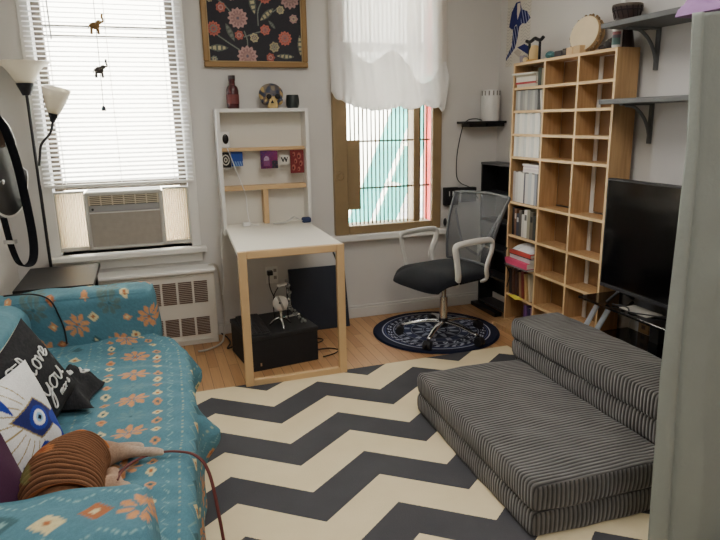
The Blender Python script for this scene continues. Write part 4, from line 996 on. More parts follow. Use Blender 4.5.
f = MB(); f.box((2.055, W-.042, .85), (2.061, W-.039, .885)); f.box((2.083, W-.042, .85), (2.089, W-.039, .885)); part(f, 'marking', whiteplas_m, wb)
f = MB(); f.box((2.146, W-.05, .80), (2.275, W-.001, .906)); o = f.build('wall_box', blackplastic_m, bevel=.004); tag(o, 'plain black wall box behind the office chair back', 'wall box')
f = MB(); f.sphere((2.03, W-.03, .66), .02, 12, (.6, .8, 1.5)); o = f.build('cord_grip', blackplastic_m, smooth=True); tag(o, 'small black grip hanging beside the window sill', 'grip')
# black narrow bookcase in the corner
bc = thing('narrow_bookcase', 'tall narrow black open shelf unit in the back corner', 'bookcase', (2.33, 3.91, 0))
bx0_, bx1_, by0, by1, bz = 2.325, 2.455, 3.625, 4.05, 1.07
for y in (by0, by1-.016):
    f = MB(); f.box((bx0_, y, 0), (bx1_, y+.016, bz)); part(f, 'side_panel', black_m, bc)
f = MB(); f.box((bx0_-.004, by0, bz), (bx1_, by1, bz+.016)); part(f, 'top', mat('dark grey edge', (84,84,86), .5), bc)
f = MB(); f.box((bx1_-.008, by0+.016, 0), (bx1_, by1-.016, bz)); part(f, 'back_panel', black_m, bc)
for z in (.03, .25, .46, .66, .86):
    f = MB(); f.box((bx0_+.003, by0+.016, z), (bx1_-.008, by1-.016, z+.016)); part(f, 'shelf', mat('dark shelf', (50,50,53), .5), bc)
f = MB(); f.box((bx0_-.06, 3.70, 0), (bx0_-.002, by1, .028)); part(f, 'plinth', black_m, bc)

# ------------------------------------------------------------------ rugs
f = MB(); f.box((-.42, -.3, .0005), (2.03, 3.155, .010)); o = f.build('chevron_rug', rug_mat(), bevel=.003); tag(o, 'cream and charcoal zigzag chevron rug on the wood floor', 'rug')
NR, NT = 120, 400; RR = .425; rc = (1.740, 3.582)
Rg, Tg = np.meshgrid(np.linspace(.002, RR, NR), np.linspace(0, 2*PI, NT, endpoint=False), indexing='ij')
q = Rg/RR; th_ = Tg
NAVY = np.array((22,26,46))/255; LT = np.array((168,172,186))/255; MD = np.array((58,66,104))/255
col = np.ones(q.shape+(3,))*NAVY
def ring(a, b, c): col[(q > a) & (q < b)] = c
ring(.835, .85, LT); ring(.80, .808, MD*1.3)
m = (q > .70) & (q < .78) & (np.sin(th_*36+np.floor(q*40)) > .15) & (np.sin(q*160+th_*9) > -.4); col[m] = LT
ring(.665, .675, LT*.8)
m = (q > .56) & (q < .645) & (np.sin(th_*24) > .1) & (np.cos(th_*60+q*90) > -.3); col[m] = LT*.95
ring(.53, .538, LT*.8); ring(.40, .52, MD*.7)
m = (q > .42) & (q < .50) & (np.cos(th_*12) > .55); col[m] = LT*.9
ring(.385, .393, LT*.8)
m = (q < .37) & (q > .22) & (np.cos(th_*12+q*0) > (q-.22)/.15*1.6-.6); col[m] = LT*.75
ring(.19, .20, LT*.8); m = (q < .16) & (np.cos(th_*8) > 0); col[m] = LT*.85
for k in range(12):
    dd = np.abs((th_-2*PI*k/12+PI) % (2*PI)-PI)*q; col[(dd < .004) & (q > .4) & (q < .8)] = LT*.6
P = np.stack([rc[0]+Rg*np.cos(Tg), rc[1]+Rg*np.sin(Tg), np.where(q > .97, .003, .012)], -1)
ob = np_mesh('round_rug', P.reshape(-1, 3), gridF(NR, NT, wrap=True), col.reshape(-1, 3), vmat('mandala weave', .8, .2, 300), None, False, (rc[0], rc[1], 0)); tag(ob, 'round navy rug with white zodiac-like rings under the office chair', 'rug')

# ------------------------------------------------------------------ office chair
oc = thing('office_chair', 'office chair with grey mesh back, black seat and white arms on casters', 'chair', (1.735, 3.46, .012))
cz0 = .0
hub = Vector((0, 0, .085))
f = MB(); f.lathe([(0, .07), (.034, .07), (.036, .10), (.028, .125), (0, .125)], (0,0,0), 20); f.build('hub', darkmetal_m, oc, smooth=40)
for k in range(5):
    a = R(8+72*k); d = Vector((math.cos(a), math.sin(a), 0))
    f = MB(); f.tube(catmull([d*.02+Vector((0,0,.10)), d*.14+Vector((0,0,.095)), d*.27+Vector((0,0,.064))], 5), lerpR([.022, .018, .013], 11), 10, flat=.6); lg_ = f.build('base_leg', chrome_m, oc, smooth=True)
    f = MB(); t = Vector((-d.y, d.x, 0)); c_ = d*.285+Vector((0,0,.0275))
    for s_ in (-1, 1): f.tube([c_+t*.006*s_, c_+t*.024*s_], .027, 16)
    f.tube([d*.277+Vector((0,0,.04)), d*.277+Vector((0,0,.07))], .008, 8); f.tube([c_-t*.02+Vector((0,0,.012)), c_+t*.02+Vector((0,0,.012))], .02, 10)
    f.build('caster', blackplastic_m, lg_, smooth=40)
f = MB(); f.cyl((0,0,.12), (0,0,.27), .026, 18); f.cyl((0,0,.27), (0,0,.385), .016, 16); f.build('gas_lift', chrome_m, oc, smooth=40)
# chair's own frame: forward = -x slightly toward the camera
ca = R(180+15)
fw = Vector((math.cos(ca), math.sin(ca), 0)); sd = Vector((-fw.y, fw.x, 0))     # sd: sitter's left
def cp(a, b, z): return fw*a+sd*b+Vector((0, 0, z))
f = MB(); f.box((-.09, -.09, .375), (.09, .09, .40), Matrix.Rotation(ca, 4, 'Z')); f.tube([cp(.05, -.05, .385), cp(.06, -.2, .38)], .007, 8); f.build('seat_plate', darkmetal_m, oc, bevel=.004)
n = 60; U, V = np.meshgrid(np.linspace(-1, 1, n), np.linspace(-1, 1, n), indexing='ij')
def seat(sg):
    # rounded square plan
    k = np.maximum(np.abs(U), np.abs(V)); rr = np.hypot(U, V); sc = np.where(rr > 0, (np.abs(U)**4+np.abs(V)**4)**.25/np.maximum(rr, 1e-6)*rr, 0); s_ = np.where(sc > 0, k/np.maximum(sc, 1e-6), 1)
    A = U*s_*.285-.012*0; B = V*s_*.25*(1+.06*U)
    e = np.clip(1-k**5, 0, 1)
    z = .425+(.048*e**.5 if sg > 0 else -.03*e**.5)-.05*np.clip((U-.45)/.55, 0, 1)**2-.010*np.exp(-(U**2+V**2)*3)*(sg > 0)
    return np.array([list(cp(a, b, zz)) for a, b, zz in zip(A.ravel(), B.ravel(), z.ravel())])
np_mesh('seat', np.vstack([seat(1), seat(-1)]), np.vstack([gridF(n, n), gridF(n, n, n*n, True)]), None, blackfab_m, oc)
# back
def backpt(u, v):      # u -1..1 across, v 0..1 up
    wv = .195+.05*v
    a = -.235-.11*v+.035*u*u+.03*math.sin(v*PI); z = .47+.43*v+.012*(1-u*u)*v
    return cp(a, u*wv, z)
nu, nv = 40, 50
P = np.array([list(backpt(-1+2*i/(nu-1), j/(nv-1))) for i in range(nu) for j in range(nv)])
mesh_m = mat('grey mesh fabric', (92,94,98), .8, noise=.1, scale=200, alpha=.62)
np_mesh('mesh_back', P, gridF(nu, nv), None, mesh_m, oc)
f = MB(); loop = [backpt(-1, j/12) for j in range(13)]+[backpt(-1+2*i/12, 1) for i in range(1, 13)]+[backpt(1, 1-j/12) for j in range(1, 13)]+[backpt(1-2*i/12, 0) for i in range(1, 13)]
f.tube(catmull(loop, 3)+[loop[0]], .009, 8); f.build('back_frame', mat('grey frame', (78,80,84), .5), oc, smooth=True)
f = MB(); f.tube(catmull([cp(-.10, 0, .385), cp(-.22, 0, .38), cp(-.295, 0, .44), cp(-.31, 0, .60)], 6), .02, 8, flat=.5); f.build('back_support', greyplas_m, oc, smooth=True)
f = MB()
for s_ in (-1, 1): f.tube(catmull([cp(-.30, 0, .50), backpt(s_*.45, .25)-fw*.012, backpt(s_*.88, .75)-fw*.008], 8), .008, 6)
f.build('back_brace', mat('pale brace', (150,152,154), .5), oc, smooth=True)
arm_m = mat('white arm plastic', (206,203,196), .4)
for s_ in (-1, 1):
    f = MB(); b_ = .262*s_
    f.tube(catmull([cp(.10, b_*.86, .40), cp(.115, b_*.98, .47), cp(.14, b_, .60), cp(.145, b_, .648), cp(.10, b_, .664), cp(-.06, b_, .668), cp(-.15, b_, .655), cp(-.155, b_, .60), cp(-.115, b_, .50), cp(-.13, b_*.95, .42), cp(-.10, b_*.86, .40)], 7), .019, 10, flat=.6); f.build('armrest', arm_m, oc, smooth=True)

# ------------------------------------------------------------------ bookcase
bk = thing('bookcase', 'large oak bookcase with three columns of cubbies along the right wall', 'bookcase', (2.355, 3.14, 0))
BX, BD, BY0, BY1, BZ = 2.285, 2.425, 2.665, 3.610, 1.735; th = .016
ys = [2.665+.008, 2.965, 3.275, 3.610-.008]
edge_m = mat('pale shelf edging', (222,190,142), .5, noise=.06)
f = MB(); f.box((BX, BY0, 0), (BD, BY0+th, BZ)); part(f, 'side_panel', oak_m, bk); f = MB(); f.box((BX, BY1-th, 0), (BD, BY1, BZ)); part(f, 'side_panel', oak_m, bk)
for y in ys[1:3]:
    f = MB(); f.box((BX+.002, y-th/2, .02), (BD-.008, y+th/2, BZ-th)); part(f, 'divider', oak_m, bk)
f = MB(); f.box((BX, BY0+th, BZ-th), (BD, BY1-th, BZ)); part(f, 'top', oak_m, bk)
SZ = [.02, .208, .42, .621, .845, 1.143, 1.288, 1.434, 1.577]
for c_ in range(3):
    a = ys[c_]+th/2; b_ = ys[c_+1]-th/2
    for z in SZ:
        f = MB(); f.box((BX+.003, a, z-th/2), (BD-.008, b_, z+th/2)); part(f, 'shelf', oak_m, bk)
    for zz, ztop in ((0, .85), (.85, 1.716)):
        f = MB(); split = a+(b_-a)*.42
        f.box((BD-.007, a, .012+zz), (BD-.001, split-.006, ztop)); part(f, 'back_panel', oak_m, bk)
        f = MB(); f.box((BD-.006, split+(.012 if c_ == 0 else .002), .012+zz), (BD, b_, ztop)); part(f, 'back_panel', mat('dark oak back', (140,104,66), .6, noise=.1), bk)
# pale front edges
f = MB(); e = .0012
for y0_, y1_ in ((BY0, BY0+th), (BY1-th, BY1)): f.box((BX-e, y0_, 0), (BX, y1_, BZ))
for y in ys[1:3]: f.box((BX+.002-e, y-th/2, .02), (BX+.002, y+th/2, BZ-th))
f.box((BX-e, BY0+th, BZ-th), (BX, BY1-th, BZ))
for c_ in range(3):
    for z in SZ: f.box((BX+.003-e, ys[c_]+th/2, z-th/2), (BX+.003, ys[c_+1]-th/2, z+th/2))
part(f, 'edging', edge_m, bk)
f = MB(); f.box((BD-.014, 2.935-.014, .03), (BD-.0075, 2.935+.014, BZ-.02)); part(f, 'back_strip', white_m, bk)
f = MB(); f.cyl((XR-.018, 2.835, .09), (XR-.018, 2.835, ZC), .012, 12); struct(f.build('trim_1', white_m, smooth=40))
f = MB(); f.box((2.168, 3.02, 0), (2.283, 3.56, .03)); o = f.build('floor_board', oak_m, bevel=.003); tag(o, 'low oak board on the floor at the foot of the bookcase', 'board')

# books: built once, copied
def book_mesh(name, cover, page=(226,220,204), d=.11):
    """unit book standing: x depth (spine at x=0), y thickness 1, z height 1"""
    return None
def book(y, z, t, h, col, label, group, d=.105, lean=0., x=BX+.012, name='book', stripes=None, cat='book'):
    o = thing(name, label, cat, (x, y, z), 0, group); 
    if lean: o.rotation_euler = (R(lean), 0, 0)
    cm = mat('cover %d %d %d' % col, col, .5, noise=.06)
    f = MB(); cvr = .0018
    f.box((0, 0, 0), (d, cvr, h)); f.box((0, t-cvr, 0), (d, t, h)); f.box((0, cvr, 0), (cvr*1.4, t-cvr, h)); f.build('cover', cm, o)
    f = MB(); f.box((cvr*1.4, cvr, .003), (d-.004, t-cvr, h-.003)); f.build('pages', mat('paper', (226,220,204), .9), o)
    if stripes:
        f = MB(); f.box((-.0006, t*.15, h*.62), (0, t*.85, h*.82)); f.build('spine_label', mat('label %d %d %d' % stripes, stripes, .6), o)
    return o
def flat(y, z, wy, h, col, label, group, d=.12, x=BX+.006, name='book', rot=0., cat='book'):
    o = thing(name, label, cat, (x, y, z), R(rot), group); cm = mat('cover %d %d %d' % col, col, .5, noise=.06); c = min(.0018, h*.2)
    f = MB(); f.box((0, 0, 0), (d, wy, c)); f.box((0, 0, h-c), (d, wy, h)); f.box((0, 0, c), (c*1.4, wy, h-c)); f.build('cover', cm, o)
    f = MB(); f.box((c*1.4, .003, c), (d-.003, wy-.003, h-c)); f.build('pages', mat('paper', (226,220,204)), o)
    return o
yl = 3.610-th; yr = 3.275+th/2        # left and right inner faces of the left column
hs = th/2
# top cubby: flat stack + upright
z = 1.577+hs+.0003
for i, (h_, c_, nm) in enumerate(((.018, (196,186,168), 'bottom book'), (.012, (176,60,62), 'thin red book'), (.03, (214,208,196), 'thick cream book'), (.014, (170,160,140), 'tan book'), (.008, (230,228,220), 'white booklet on top'))):
    flat(yr+.085, z, .215, h_, c_, '%s of the flat stack in the top left bookcase cubby' % nm, 'flat stack in the top cubby', d=.11 if i < 4 else .125, x=BX+.006 if i < 4 else BX-.014, rot=(-2, 1, 0, 2, 4)[i]); z += h_+.0004
book(yr+.042, 1.577+hs, .03, .105, (58,66,58), 'dark green book upright in the top left bookcase cubby', None)
book(yr+.008, 1.577+hs, .028, .10, (150,140,118), 'tan book upright at right end of top left cubby', None)
# second cubby: grey cases
z = 1.434+hs; y = yl-.004
for i in range(9):
    t_ = .024+.002*(i % 3); y -= t_+.0008
    book(y, z, t_, .125-.004*(i % 2), ((150,150,146), (176,176,170), (134,136,136))[i % 3], 'grey-spined case in the row on the second shelf down', 'grey cases on the second shelf', name='disc_case', cat='disc case')
book(yr+.012, z+.001, .016, .118, (214,212,204), 'white case leaning against the grey row, second shelf down', None, lean=-9, name='disc_case', cat='disc case')
for zi, ttl, grp in ((1.288, 'third', 'white cases on the third shelf'), (1.143, 'fourth', 'white cases on the fourth shelf')):
    z = zi+hs; y = yl-.003
    for i in range(11):
        t_ = .0255+.002*((i*7) % 3); y -= t_+.0007
        if y < yr+.002: break
        book(y, z, t_-.001, .131-.003*((i*5) % 3), ((224,224,220), (206,210,208), (232,230,222))[i % 3], 'white-spined case in the row on the %s shelf down' % ttl, grp, name='disc_case', cat='disc case')
# fifth: white books and a flat stack lying on them
z = .845+hs; y = yl-.012; 
cols = ((168,160,158), (196,194,190), (214,212,206), (224,222,214), (90,92,104), (206,206,204), (190,196,200), (218,218,214), (150,154,166))
for i in range(9):
    t_ = (.026, .03, .032, .034, .016, .033, .034, .03, .026)[i]; y -= t_+.0008
    book(y, z, t_, .20-.006*(i % 2), cols[i], ('tall white book in the row on the fifth shelf down' if cols[i][0] > 160 else 'tall dark grey book among white ones on the fifth shelf down') if i != 8 else 'grey-blue book at right end of the fifth shelf row', 'white books on the fifth shelf' if cols[i][0] > 160 else None, d=.115)
z += .2015
for i in range(5):
    flat(yr+.012, z, .17-.008*(i % 2), .0105, ((224,220,216), (216,206,210), (228,226,222), (206,196,204), (230,228,226))[i], 'thin pale book lying flat on the white books, fifth shelf down', 'pale books lying on the white row', rot=(0, 1, -1, 0, 2)[i]); z += .0108
# sixth: mixed upright
z = .621+hs; y = yl-.02
for i, (t_, h_, c_, st_) in enumerate(((.026, .185, (28,28,30), None), (.024, .18, (120,84,62), (200,190,170)), (.028, .15, (52,56,74), (190,190,190)), (.03, .175, (72,66,62), None), (.026, .15, (196,194,190), None), (.034, .185, (214,210,202), (90,90,90)), (.03, .19, (150,146,128), None), (.034, .18, (92,84,70), (30,30,30)), (.03, .16, (38,42,40), None))):
    y -= t_+.001
    if y < yr: break
    nm = ('black', 'brown', 'navy', 'dark grey-brown', 'light grey', 'white', 'khaki', 'olive brown', 'near-black green')[i]
    book(y, z, t_, h_, c_, '%s book upright on the mixed sixth shelf down' % nm, None, d=.11, stripes=st_)
# seventh: flat stack with pink box
z = .42+hs+.0003
zz = .42+hs+.0003
for i, (h_, c_, nm, dd, xx_) in enumerate(((.012, (120,110,112), 'grey folder', .14, -.04), (.038, (222,72,116), 'bright pink box', .14, -.04), (.024, (206,206,206), 'silver-white book', .125, -.02), (.010, (60,56,58), 'dark book', .12, -.01), (.022, (206,74,64), 'red book', .125, -.018))):
    o = flat(yr+.015+.006*(i % 2), zz, .265-.008*i, h_, c_, '%s in the flat pile on the seventh shelf down' % nm, None, d=dd, x=BX+xx_, rot=(1, 0, -2, 1, 2)[i], name='book' if i > 1 else ('folder', 'gift_box')[i], cat='book' if i > 1 else ('folder', 'box')[i]); zz += h_+.0004
f = MB(); 
nbg = 26; U, V = np.meshgrid(np.linspace(0, 1, nbg), np.linspace(0, 1, nbg), indexing='ij')
Zb = zz+.002+.05*(np.sin(PI*U)*np.sin(PI*V))**.5*(.7+.3*np.sin(U*9+V*14)); P = np.stack([BX-.005+.11*U, yr+.03+.22*V, Zb], -1)
o = np_mesh('plastic_bag', P.reshape(-1, 3), gridF(nbg, nbg), None, mat('crumpled white plastic', (220,220,222), .35, noise=.1, scale=60, bump=.3, bscale=60), None, True, (BX+.05, yr+.14, zz)); tag(o, 'crumpled white plastic bag on top of the pink box pile', 'bag')
# eighth: leaning books ; ninth: yellow paper and purple book
z = .208+hs
for i, (y_, t_, h_, c_, ln) in enumerate(((3.548, .028, .175, (40,36,38), 4), (3.512, .03, .185, (96,60,44), 4), (3.47, .032, .18, (70,44,40), 5), (3.43, .024, .17, (150,116,84), 5), (3.395, .028, .185, (128,44,40), 6), (3.36, .026, .175, (186,150,96), 7), (3.318, .02, .18, (206,190,160), 9))):
    nm = ('black', 'brown', 'dark maroon', 'tan', 'red', 'golden tan', 'cream')[i]
    book(y_, z+.001, t_, h_, c_, '%s leaning book on the eighth shelf down' % nm, None, d=.105, lean=-ln*.9)
z = .02+hs
for i, (t_, h_, c_, nm) in enumerate(((.03, .15, (110,72,130), 'purple'), (.024, .14, (66,52,96), 'dark violet'), (.02, .15, (150,116,150), 'lilac'))):
    book(3.36-i*.034, z, t_, h_, c_, '%s book upright on the bottom shelf of the bookcase' % nm, None)
f = MB(); f.prism([(0,0),(.10,.02),(.07,.05),(-.01,.04)], lambda a, b, d: Vector((BX-.05+b*1.2, 3.40+a*1.3, d)), .2175, .2195); o = f.build('yellow_paper', mat('yellow paper', (228,214,70), .8)); tag(o, 'yellow paper sticking out of the bookcase near the bottom', 'paper')
f = MB(); f.tube(catmull([(BX-.012, 3.585, .535), (BX-.045, 3.56, .50), (BX-.045, 3.55, .44), (BX-.012, 3.54, .36), (BX-.012, 3.57, .26)], 6), .004, 6); o = f.build('black_strap', black_m, smooth=True); tag(o, 'black strap hanging from the pink box pile in the bookcase', 'strap')

# ------------------------------------------------------------------ things on the bookcase
BT = BZ
LY = 3.47
ln = thing('candle_lantern', 'dark framed lantern with curved roof and an amber candle on bookcase', 'lantern', (2.34, LY, BT))
f = MB()
for dy in (-.055, .055): f.box((2.333, LY+dy-.004, BT), (2.347, LY+dy+.004, BT+.125))
part(f, 'frame', darkmetal_m, ln)
f = MB(); q = catmull([(2.34, LY+.09, BT+.132), (2.34, LY+.06, BT+.122), (2.34, LY+.03, BT+.128), (2.34, LY, BT+.138), (2.34, LY-.03, BT+.128), (2.34, LY-.06, BT+.122), (2.34, LY-.088, BT+.136)], 5); f.tube(q, .011, 8); part(f, 'roof', darkmetal_m, ln, smooth=True)
f = MB(); f.lathe([(0, .012), (.03, .012), (.034, .03), (.03, .07), (.02, .095), (0, .10)], (2.34, LY, BT), 20); part(f, 'candle', mat('amber wax', (236,208,150), .4, trans=.3), ln, smooth=40)
f = MB(); f.lathe([(0, 0), (.05, 0), (.046, .012), (0, .014)], (2.34, LY, BT), 24); part(f, 'dish', mat('brass dish', (196,150,78), .4, metal=.5), ln, smooth=40)
f = MB(); f.lathe([(0,0),(.02,0),(.024,.045),(.02,.045),(.017,.005),(0,.005)], (2.33, 3.575, BT), 18); o = f.build('votive_cup', mat('pale cup', (150,140,150), .5, noise=.4, scale=40), smooth=40); tag(o, 'small grey patterned cup at the left end of the bookcase top', 'cup')
f = MB(); f.sphere((2.325, 3.54, BT+.017), .018, 14, (1, 1, .95)); o = f.build('round_candle', mat('cream wax', (226,206,160), .5), smooth=True); tag(o, 'small cream ball candle left of the lantern on the bookcase', 'candle')
f = MB(); f.sphere((2.33, 3.29, BT+.022), .026, 9, (1.1, 1.3, .9)); f.sphere((2.325, 3.26, BT+.016), .018, 7, (1, 1.2, .9)); o = f.build('teal_stone', mat('teal mineral', (64,112,114), .5, noise=.5, scale=40)); tag(o, 'rough teal stone right of the lantern on the bookcase', 'stone')
f = MB(); f.box((2.31, 3.155, BT), (2.36, 3.225, BT+.036)); o = f.build('trinket_box', mat('dark slate', (64,60,64), .5), bevel=.003); tag(o, 'small dark grey box beside the teal stone on the bookcase', 'box')
f = MB(); f.box((2.31, 3.105, BT), (2.355, 3.15, BT+.042)); o = f.build('trinket_box', mat('dark wood', (44,32,28), .5), bevel=.003); tag(o, 'small dark brown box beside the pale wood blocks', 'box')
f = MB(); f.box((2.30, 3.045, BT), (2.345, 3.10, BT+.042)); o = f.build('wood_block', birch_m, bevel=.003); tag(o, 'pale wooden block touching the dark brown box on bookcase', 'block')
f = MB(); f.box((2.298, 2.98, BT), (2.34, 3.038, BT+.045)); o = f.build('wood_block', birch_m, bevel=.003); tag(o, 'pale wooden block in front of the frame drum', 'block')
# frame drum leaning
Md = Matrix.Translation((2.365, 3.015, BT+.103)) @ Matrix.Rotation(R(12), 4, 'Z') @ Matrix.Rotation(R(-78), 4, 'Y')
dr = thing('frame_drum', 'round pale hide frame drum leaning on the wall atop bookcase', 'drum', (2.365, 3.015, BT))
f = MB(); f.lathe([(0, .024), (.092, .024), (.094, .022)], (0,0,0), 36, Md); part(f, 'drumhead', mat('drum hide', (226,208,172), .6, noise=.12, scale=12), dr, smooth=40)
f = MB(); f.lathe([(.094, .022), (.097, .018), (.097, -.03), (.089, -.03), (.089, .018)], (0,0,0), 36, Md); part(f, 'rim', mat('drum rim', (176,144,100), .6, noise=.2, scale=30), dr, smooth=40)
f = MB()
for k in range(26):
    a = 2*PI*k/26; f.sphere(Md @ Vector((.100*math.cos(a), .100*math.sin(a), .0+.006*(k % 2))), .009, 7, (1, 1, 1.2))
part(f, 'lacing', mat('drum lacing', (120,96,66), .8, noise=.3), dr)
f = MB(); f.sphere((2.35, 2.795, BT+.028), .034, 9, (.8, 1.4, .85)); f.sphere((2.34, 2.765, BT+.045), .02, 8, (1, 1.4, .8)); f.sphere((2.335, 2.84, BT+.015), .016, 8, (1, 1.8, .9)); o = f.build('dark_carving', mat('dark carved wood', (38,30,28), .6), smooth=True); tag(o, 'dark lumpy carving between frame drum and candle glass', 'carving')
# candle glass
cg = thing('painted_glass', 'white candle glass with a red and teal picture on bookcase', 'candle', (2.305, 2.70, BT))
f = MB(); f.lathe([(0, 0), (.022, 0), (.024, .005), (.024, .098), (0, .098)], (2.305, 2.70, BT), 24); part(f, 'glass', mat('white glass', (214,210,204), .3), cg, smooth=40)
for z0_, z1_, c_ in ((.012, .045, (92,122,118)), (.045, .06, (104,98,110)), (.06, .075, (160,104,108))):
    f = MB(); f.tube([(2.305, 2.70, BT+z0_), (2.305, 2.70, BT+z1_)], .0246, 24, cap=False); 
    for v in list(f.bm.verts):
        if v.co.x > 2.306: f.bm.verts.remove(v)
    part(f, 'picture_band', mat('band %d %d %d' % c_, c_, .5), cg, smooth=True)
# djembe
dj = thing('djembe_drum', 'dark brown goblet drum at the right end of bookcase top', 'drum', (2.372, 2.720, BT))
f = MB(); f.lathe([(0, 0), (.048, 0), (.046, .02), (.034, .085), (.036, .10), (.056, .14), (.068, .18), (.07, .198)], (2.372, 2.720, BT), 28); part(f, 'shell', mat('dark drum wood', (50,32,30), .4, noise=.2, scale=14), dj, smooth=40)
f = MB(); f.lathe([(.071, .194), (.074, .198), (.073, .209), (0, .211)], (2.372, 2.720, BT), 28); part(f, 'drumhead', mat('dark hide', (84,72,62), .6), dj, smooth=40)
f = MB(); f.lathe([(.0705, .176), (.0725, .179), (.0705, .182)], (2.372, 2.720, BT), 28)
for k in range(16):
    a = 2*PI*k/16; f.tube([(2.372+.073*math.cos(a), 2.720+.073*math.sin(a), BT+.198), (2.372+0.060*math.cos(a+.2), 2.720+0.060*math.sin(a+.2), BT+.142)], .0022, 5)
part(f, 'rope', mat('dark rope', (34,26,26), .9), dj)
# wall scroll
sc = thing('wall_scroll', 'white hanging scroll with a blue robed figure on the back right wall', 'scroll', (2.457, 3.84, 1.74))
nx_, nz_ = 110, 240
U, V = np.meshgrid(np.linspace(0, 1, nx_), np.linspace(0, 1, nz_), indexing='ij')   # U 0 = far (left) .. 1 = near
yv_ = 3.985-.285*U; zv = 1.745+.52*V
col = np.ones(U.shape+(3,))*np.array((206,200,188))/255
wave = (np.abs((V*26+.5*np.sin(U*22)) % 1-.5) < .07) & ((U < .28) | (U > .62)) & (V < .75); col[wave] = np.array((150,148,148))/255
BLU = np.array((40,46,104))/255; INK = np.array((30,32,50))/255; SKN = np.array((212,200,188))/255
def poly(pts, c):
    pts = np.array(pts, float); pts[:, 0] = (pts[:, 0]-.46)*1.5+.42; pts[:, 1] = pts[:, 1]*.9+.01; inside = np.zeros(U.shape, bool); j = len(pts)-1
    for i in range(len(pts)):
        xi, yi = pts[i]; xj, yj = pts[j]
        inside ^= ((yi > V) != (yj > V)) & (U < (xj-xi)*(V-yi)/(yj-yi+1e-12)+xi); j = i
    col[inside] = c
poly([(.42,.86),(.30,.74),(.24,.55),(.34,.50),(.44,.56),(.54,.52),(.62,.56),(.60,.72),(.54,.86)], BLU)
poly([(.56,.76),(.74,.70),(.84,.60),(.72,.54),(.58,.56)], BLU*.9)
poly([(.36,.52),(.46,.55),(.54,.52),(.50,.36),(.44,.24),(.26,.12),(.08,.02),(.22,.16),(.34,.28)], BLU*.85)
poly([(.50,.24),(.70,.16),(.86,.10),(.84,.22),(.70,.27)], BLU); poly([(.52,.22),(.40,.18),(.56,.10),(.64,.16)], SKN*.85)
poly([(.46,.84),(.54,.84),(.55,.74),(.48,.62),(.46,.7)], SKN)
m = np.hypot((U-.45)*.57, (V-.83)) < .042; col[m] = SKN; m = np.hypot((U-.41)*.57, (V-.865)) < .045; col[m] = INK; m = np.hypot((U-.36)*.57, (V-.89)) < .025; col[m] = INK
stp = (np.sin(U*60+V*40) > .75) & (np.abs(col-BLU*.85).sum(-1) < .1); col[stp] = np.array((150,156,190))/255
np_mesh('cloth', np.stack([np.full_like(U, 2.4565), yv_, zv], -1).reshape(-1, 3)-np.array(sc.location), gridF(nx_, nz_), col.reshape(-1, 3), vmat('scroll cloth', .8, .05, 200), sc)
f = MB(); f.tube([(2.452, 3.70, 2.27), (2.452, 3.985, 2.27)], .006, 8); part(f, 'rod', birch_m, sc)

# ------------------------------------------------------------------ wall shelves
def wall_shelf(zb, label, YE):
    s_ = thing('wall_shelf', label, 'shelf', (XR, 2.0, zb))
    f = MB(); f.box((2.185, 1.45, zb), (XR-.001, YE, zb+.024)); part(f, 'board', greyshelf_m, s_, bevel=.002)
    for y in (2.583, 1.75):
        f = MB(); f.box((XR-.012, y-.012, zb-.2), (XR-.001, y+.012, zb)); f.box((2.26, y-.012, zb-.008), (XR-.012, y+.012, zb)); 
        f.tube(catmull([(2.29, y, zb-.008), (2.345, y, zb-.018), (2.40, y, zb-.06), (2.435, y, zb-.115), (XR-.008, y, zb-.17)], 6), .009, 8, flat=.9); part(f, 'bracket', greyshelf_m, s_, smooth=40)
wall_shelf(1.818, 'upper grey wall shelf on curved brackets near the bookcase', 2.682)
wall_shelf(1.456, 'lower grey wall shelf on curved brackets near the bookcase', 2.66)

# ------------------------------------------------------------------ television and stand
tv = thing('television', 'flat black television on the low stand beside the bookcase', 'television', (2.23, 2.1, .47))
ty0, ty1, tz0, tz1, tx = 1.62, 2.592, .522, 1.09, 2.22
f = MB(); f.box((tx, ty0, tz0), (tx+.035, ty1, tz1)); f.box((tx+.035, ty0+.15, tz0+.05), (tx+.065, ty1-.15, tz1-.15)); part(f, 'housing', blackplastic_m, tv, bevel=.003)
f = MB(); f.box((tx-.0015, ty0+.012, tz0+.024), (tx+.001, ty1-.012, tz1-.01)); part(f, 'screen', blackglass_m, tv)
f = MB(); f.box((tx-.003, ty0+.005, tz0+.002), (tx, ty1-.005, tz0+.018)); part(f, 'bezel', mat('grey bezel', (52,52,55), .35), tv)
for y in (2.45, 1.76):
    f = MB(); f.tube([(2.235, y, .53), (2.16, y+.01, .472)], .008, 8); f.tube([(2.235, y, .53), (2.33, y+.01, .472)], .008, 8); part(f, 'foot', blackplastic_m, tv)
f = MB(); f.cyl((tx-.002, 2.555, .531), (tx-.004, 2.555, .531), .006, 10); part(f, 'badge', chrome_m, tv)
st_ = thing('tv_stand', 'black glass television stand with slanted silver legs', 'tv stand', (2.3, 2.1, 0))
f = MB(); f.box((2.13, 1.56, .447), (2.44, 2.645, .462)); part(f, 'glass_shelf', blackglass_m, st_, bevel=.003)
f = MB(); f.box((2.14, 1.62, .245), (2.44, 2.60, .257)); part(f, 'glass_shelf', blackglass_m, st_, bevel=.003)
for y, s_ in ((2.53, 1), (2.445, 1), (1.76, -1), (1.68, -1)):
    f = MB(); f.tube([(2.17, y, .447), (2.17, y+.255*s_ if s_ < 0 else y+.25, .002)], .017, 8, flat=.35, upv=(1,0,0)); part(f, 'leg', alu_m, st_, bevel=0)
for y in (2.35, 1.8):
    f = MB(); f.box((2.38, y-.03, 0), (2.42, y+.03, .447)); part(f, 'rear_column', black_m, st_)
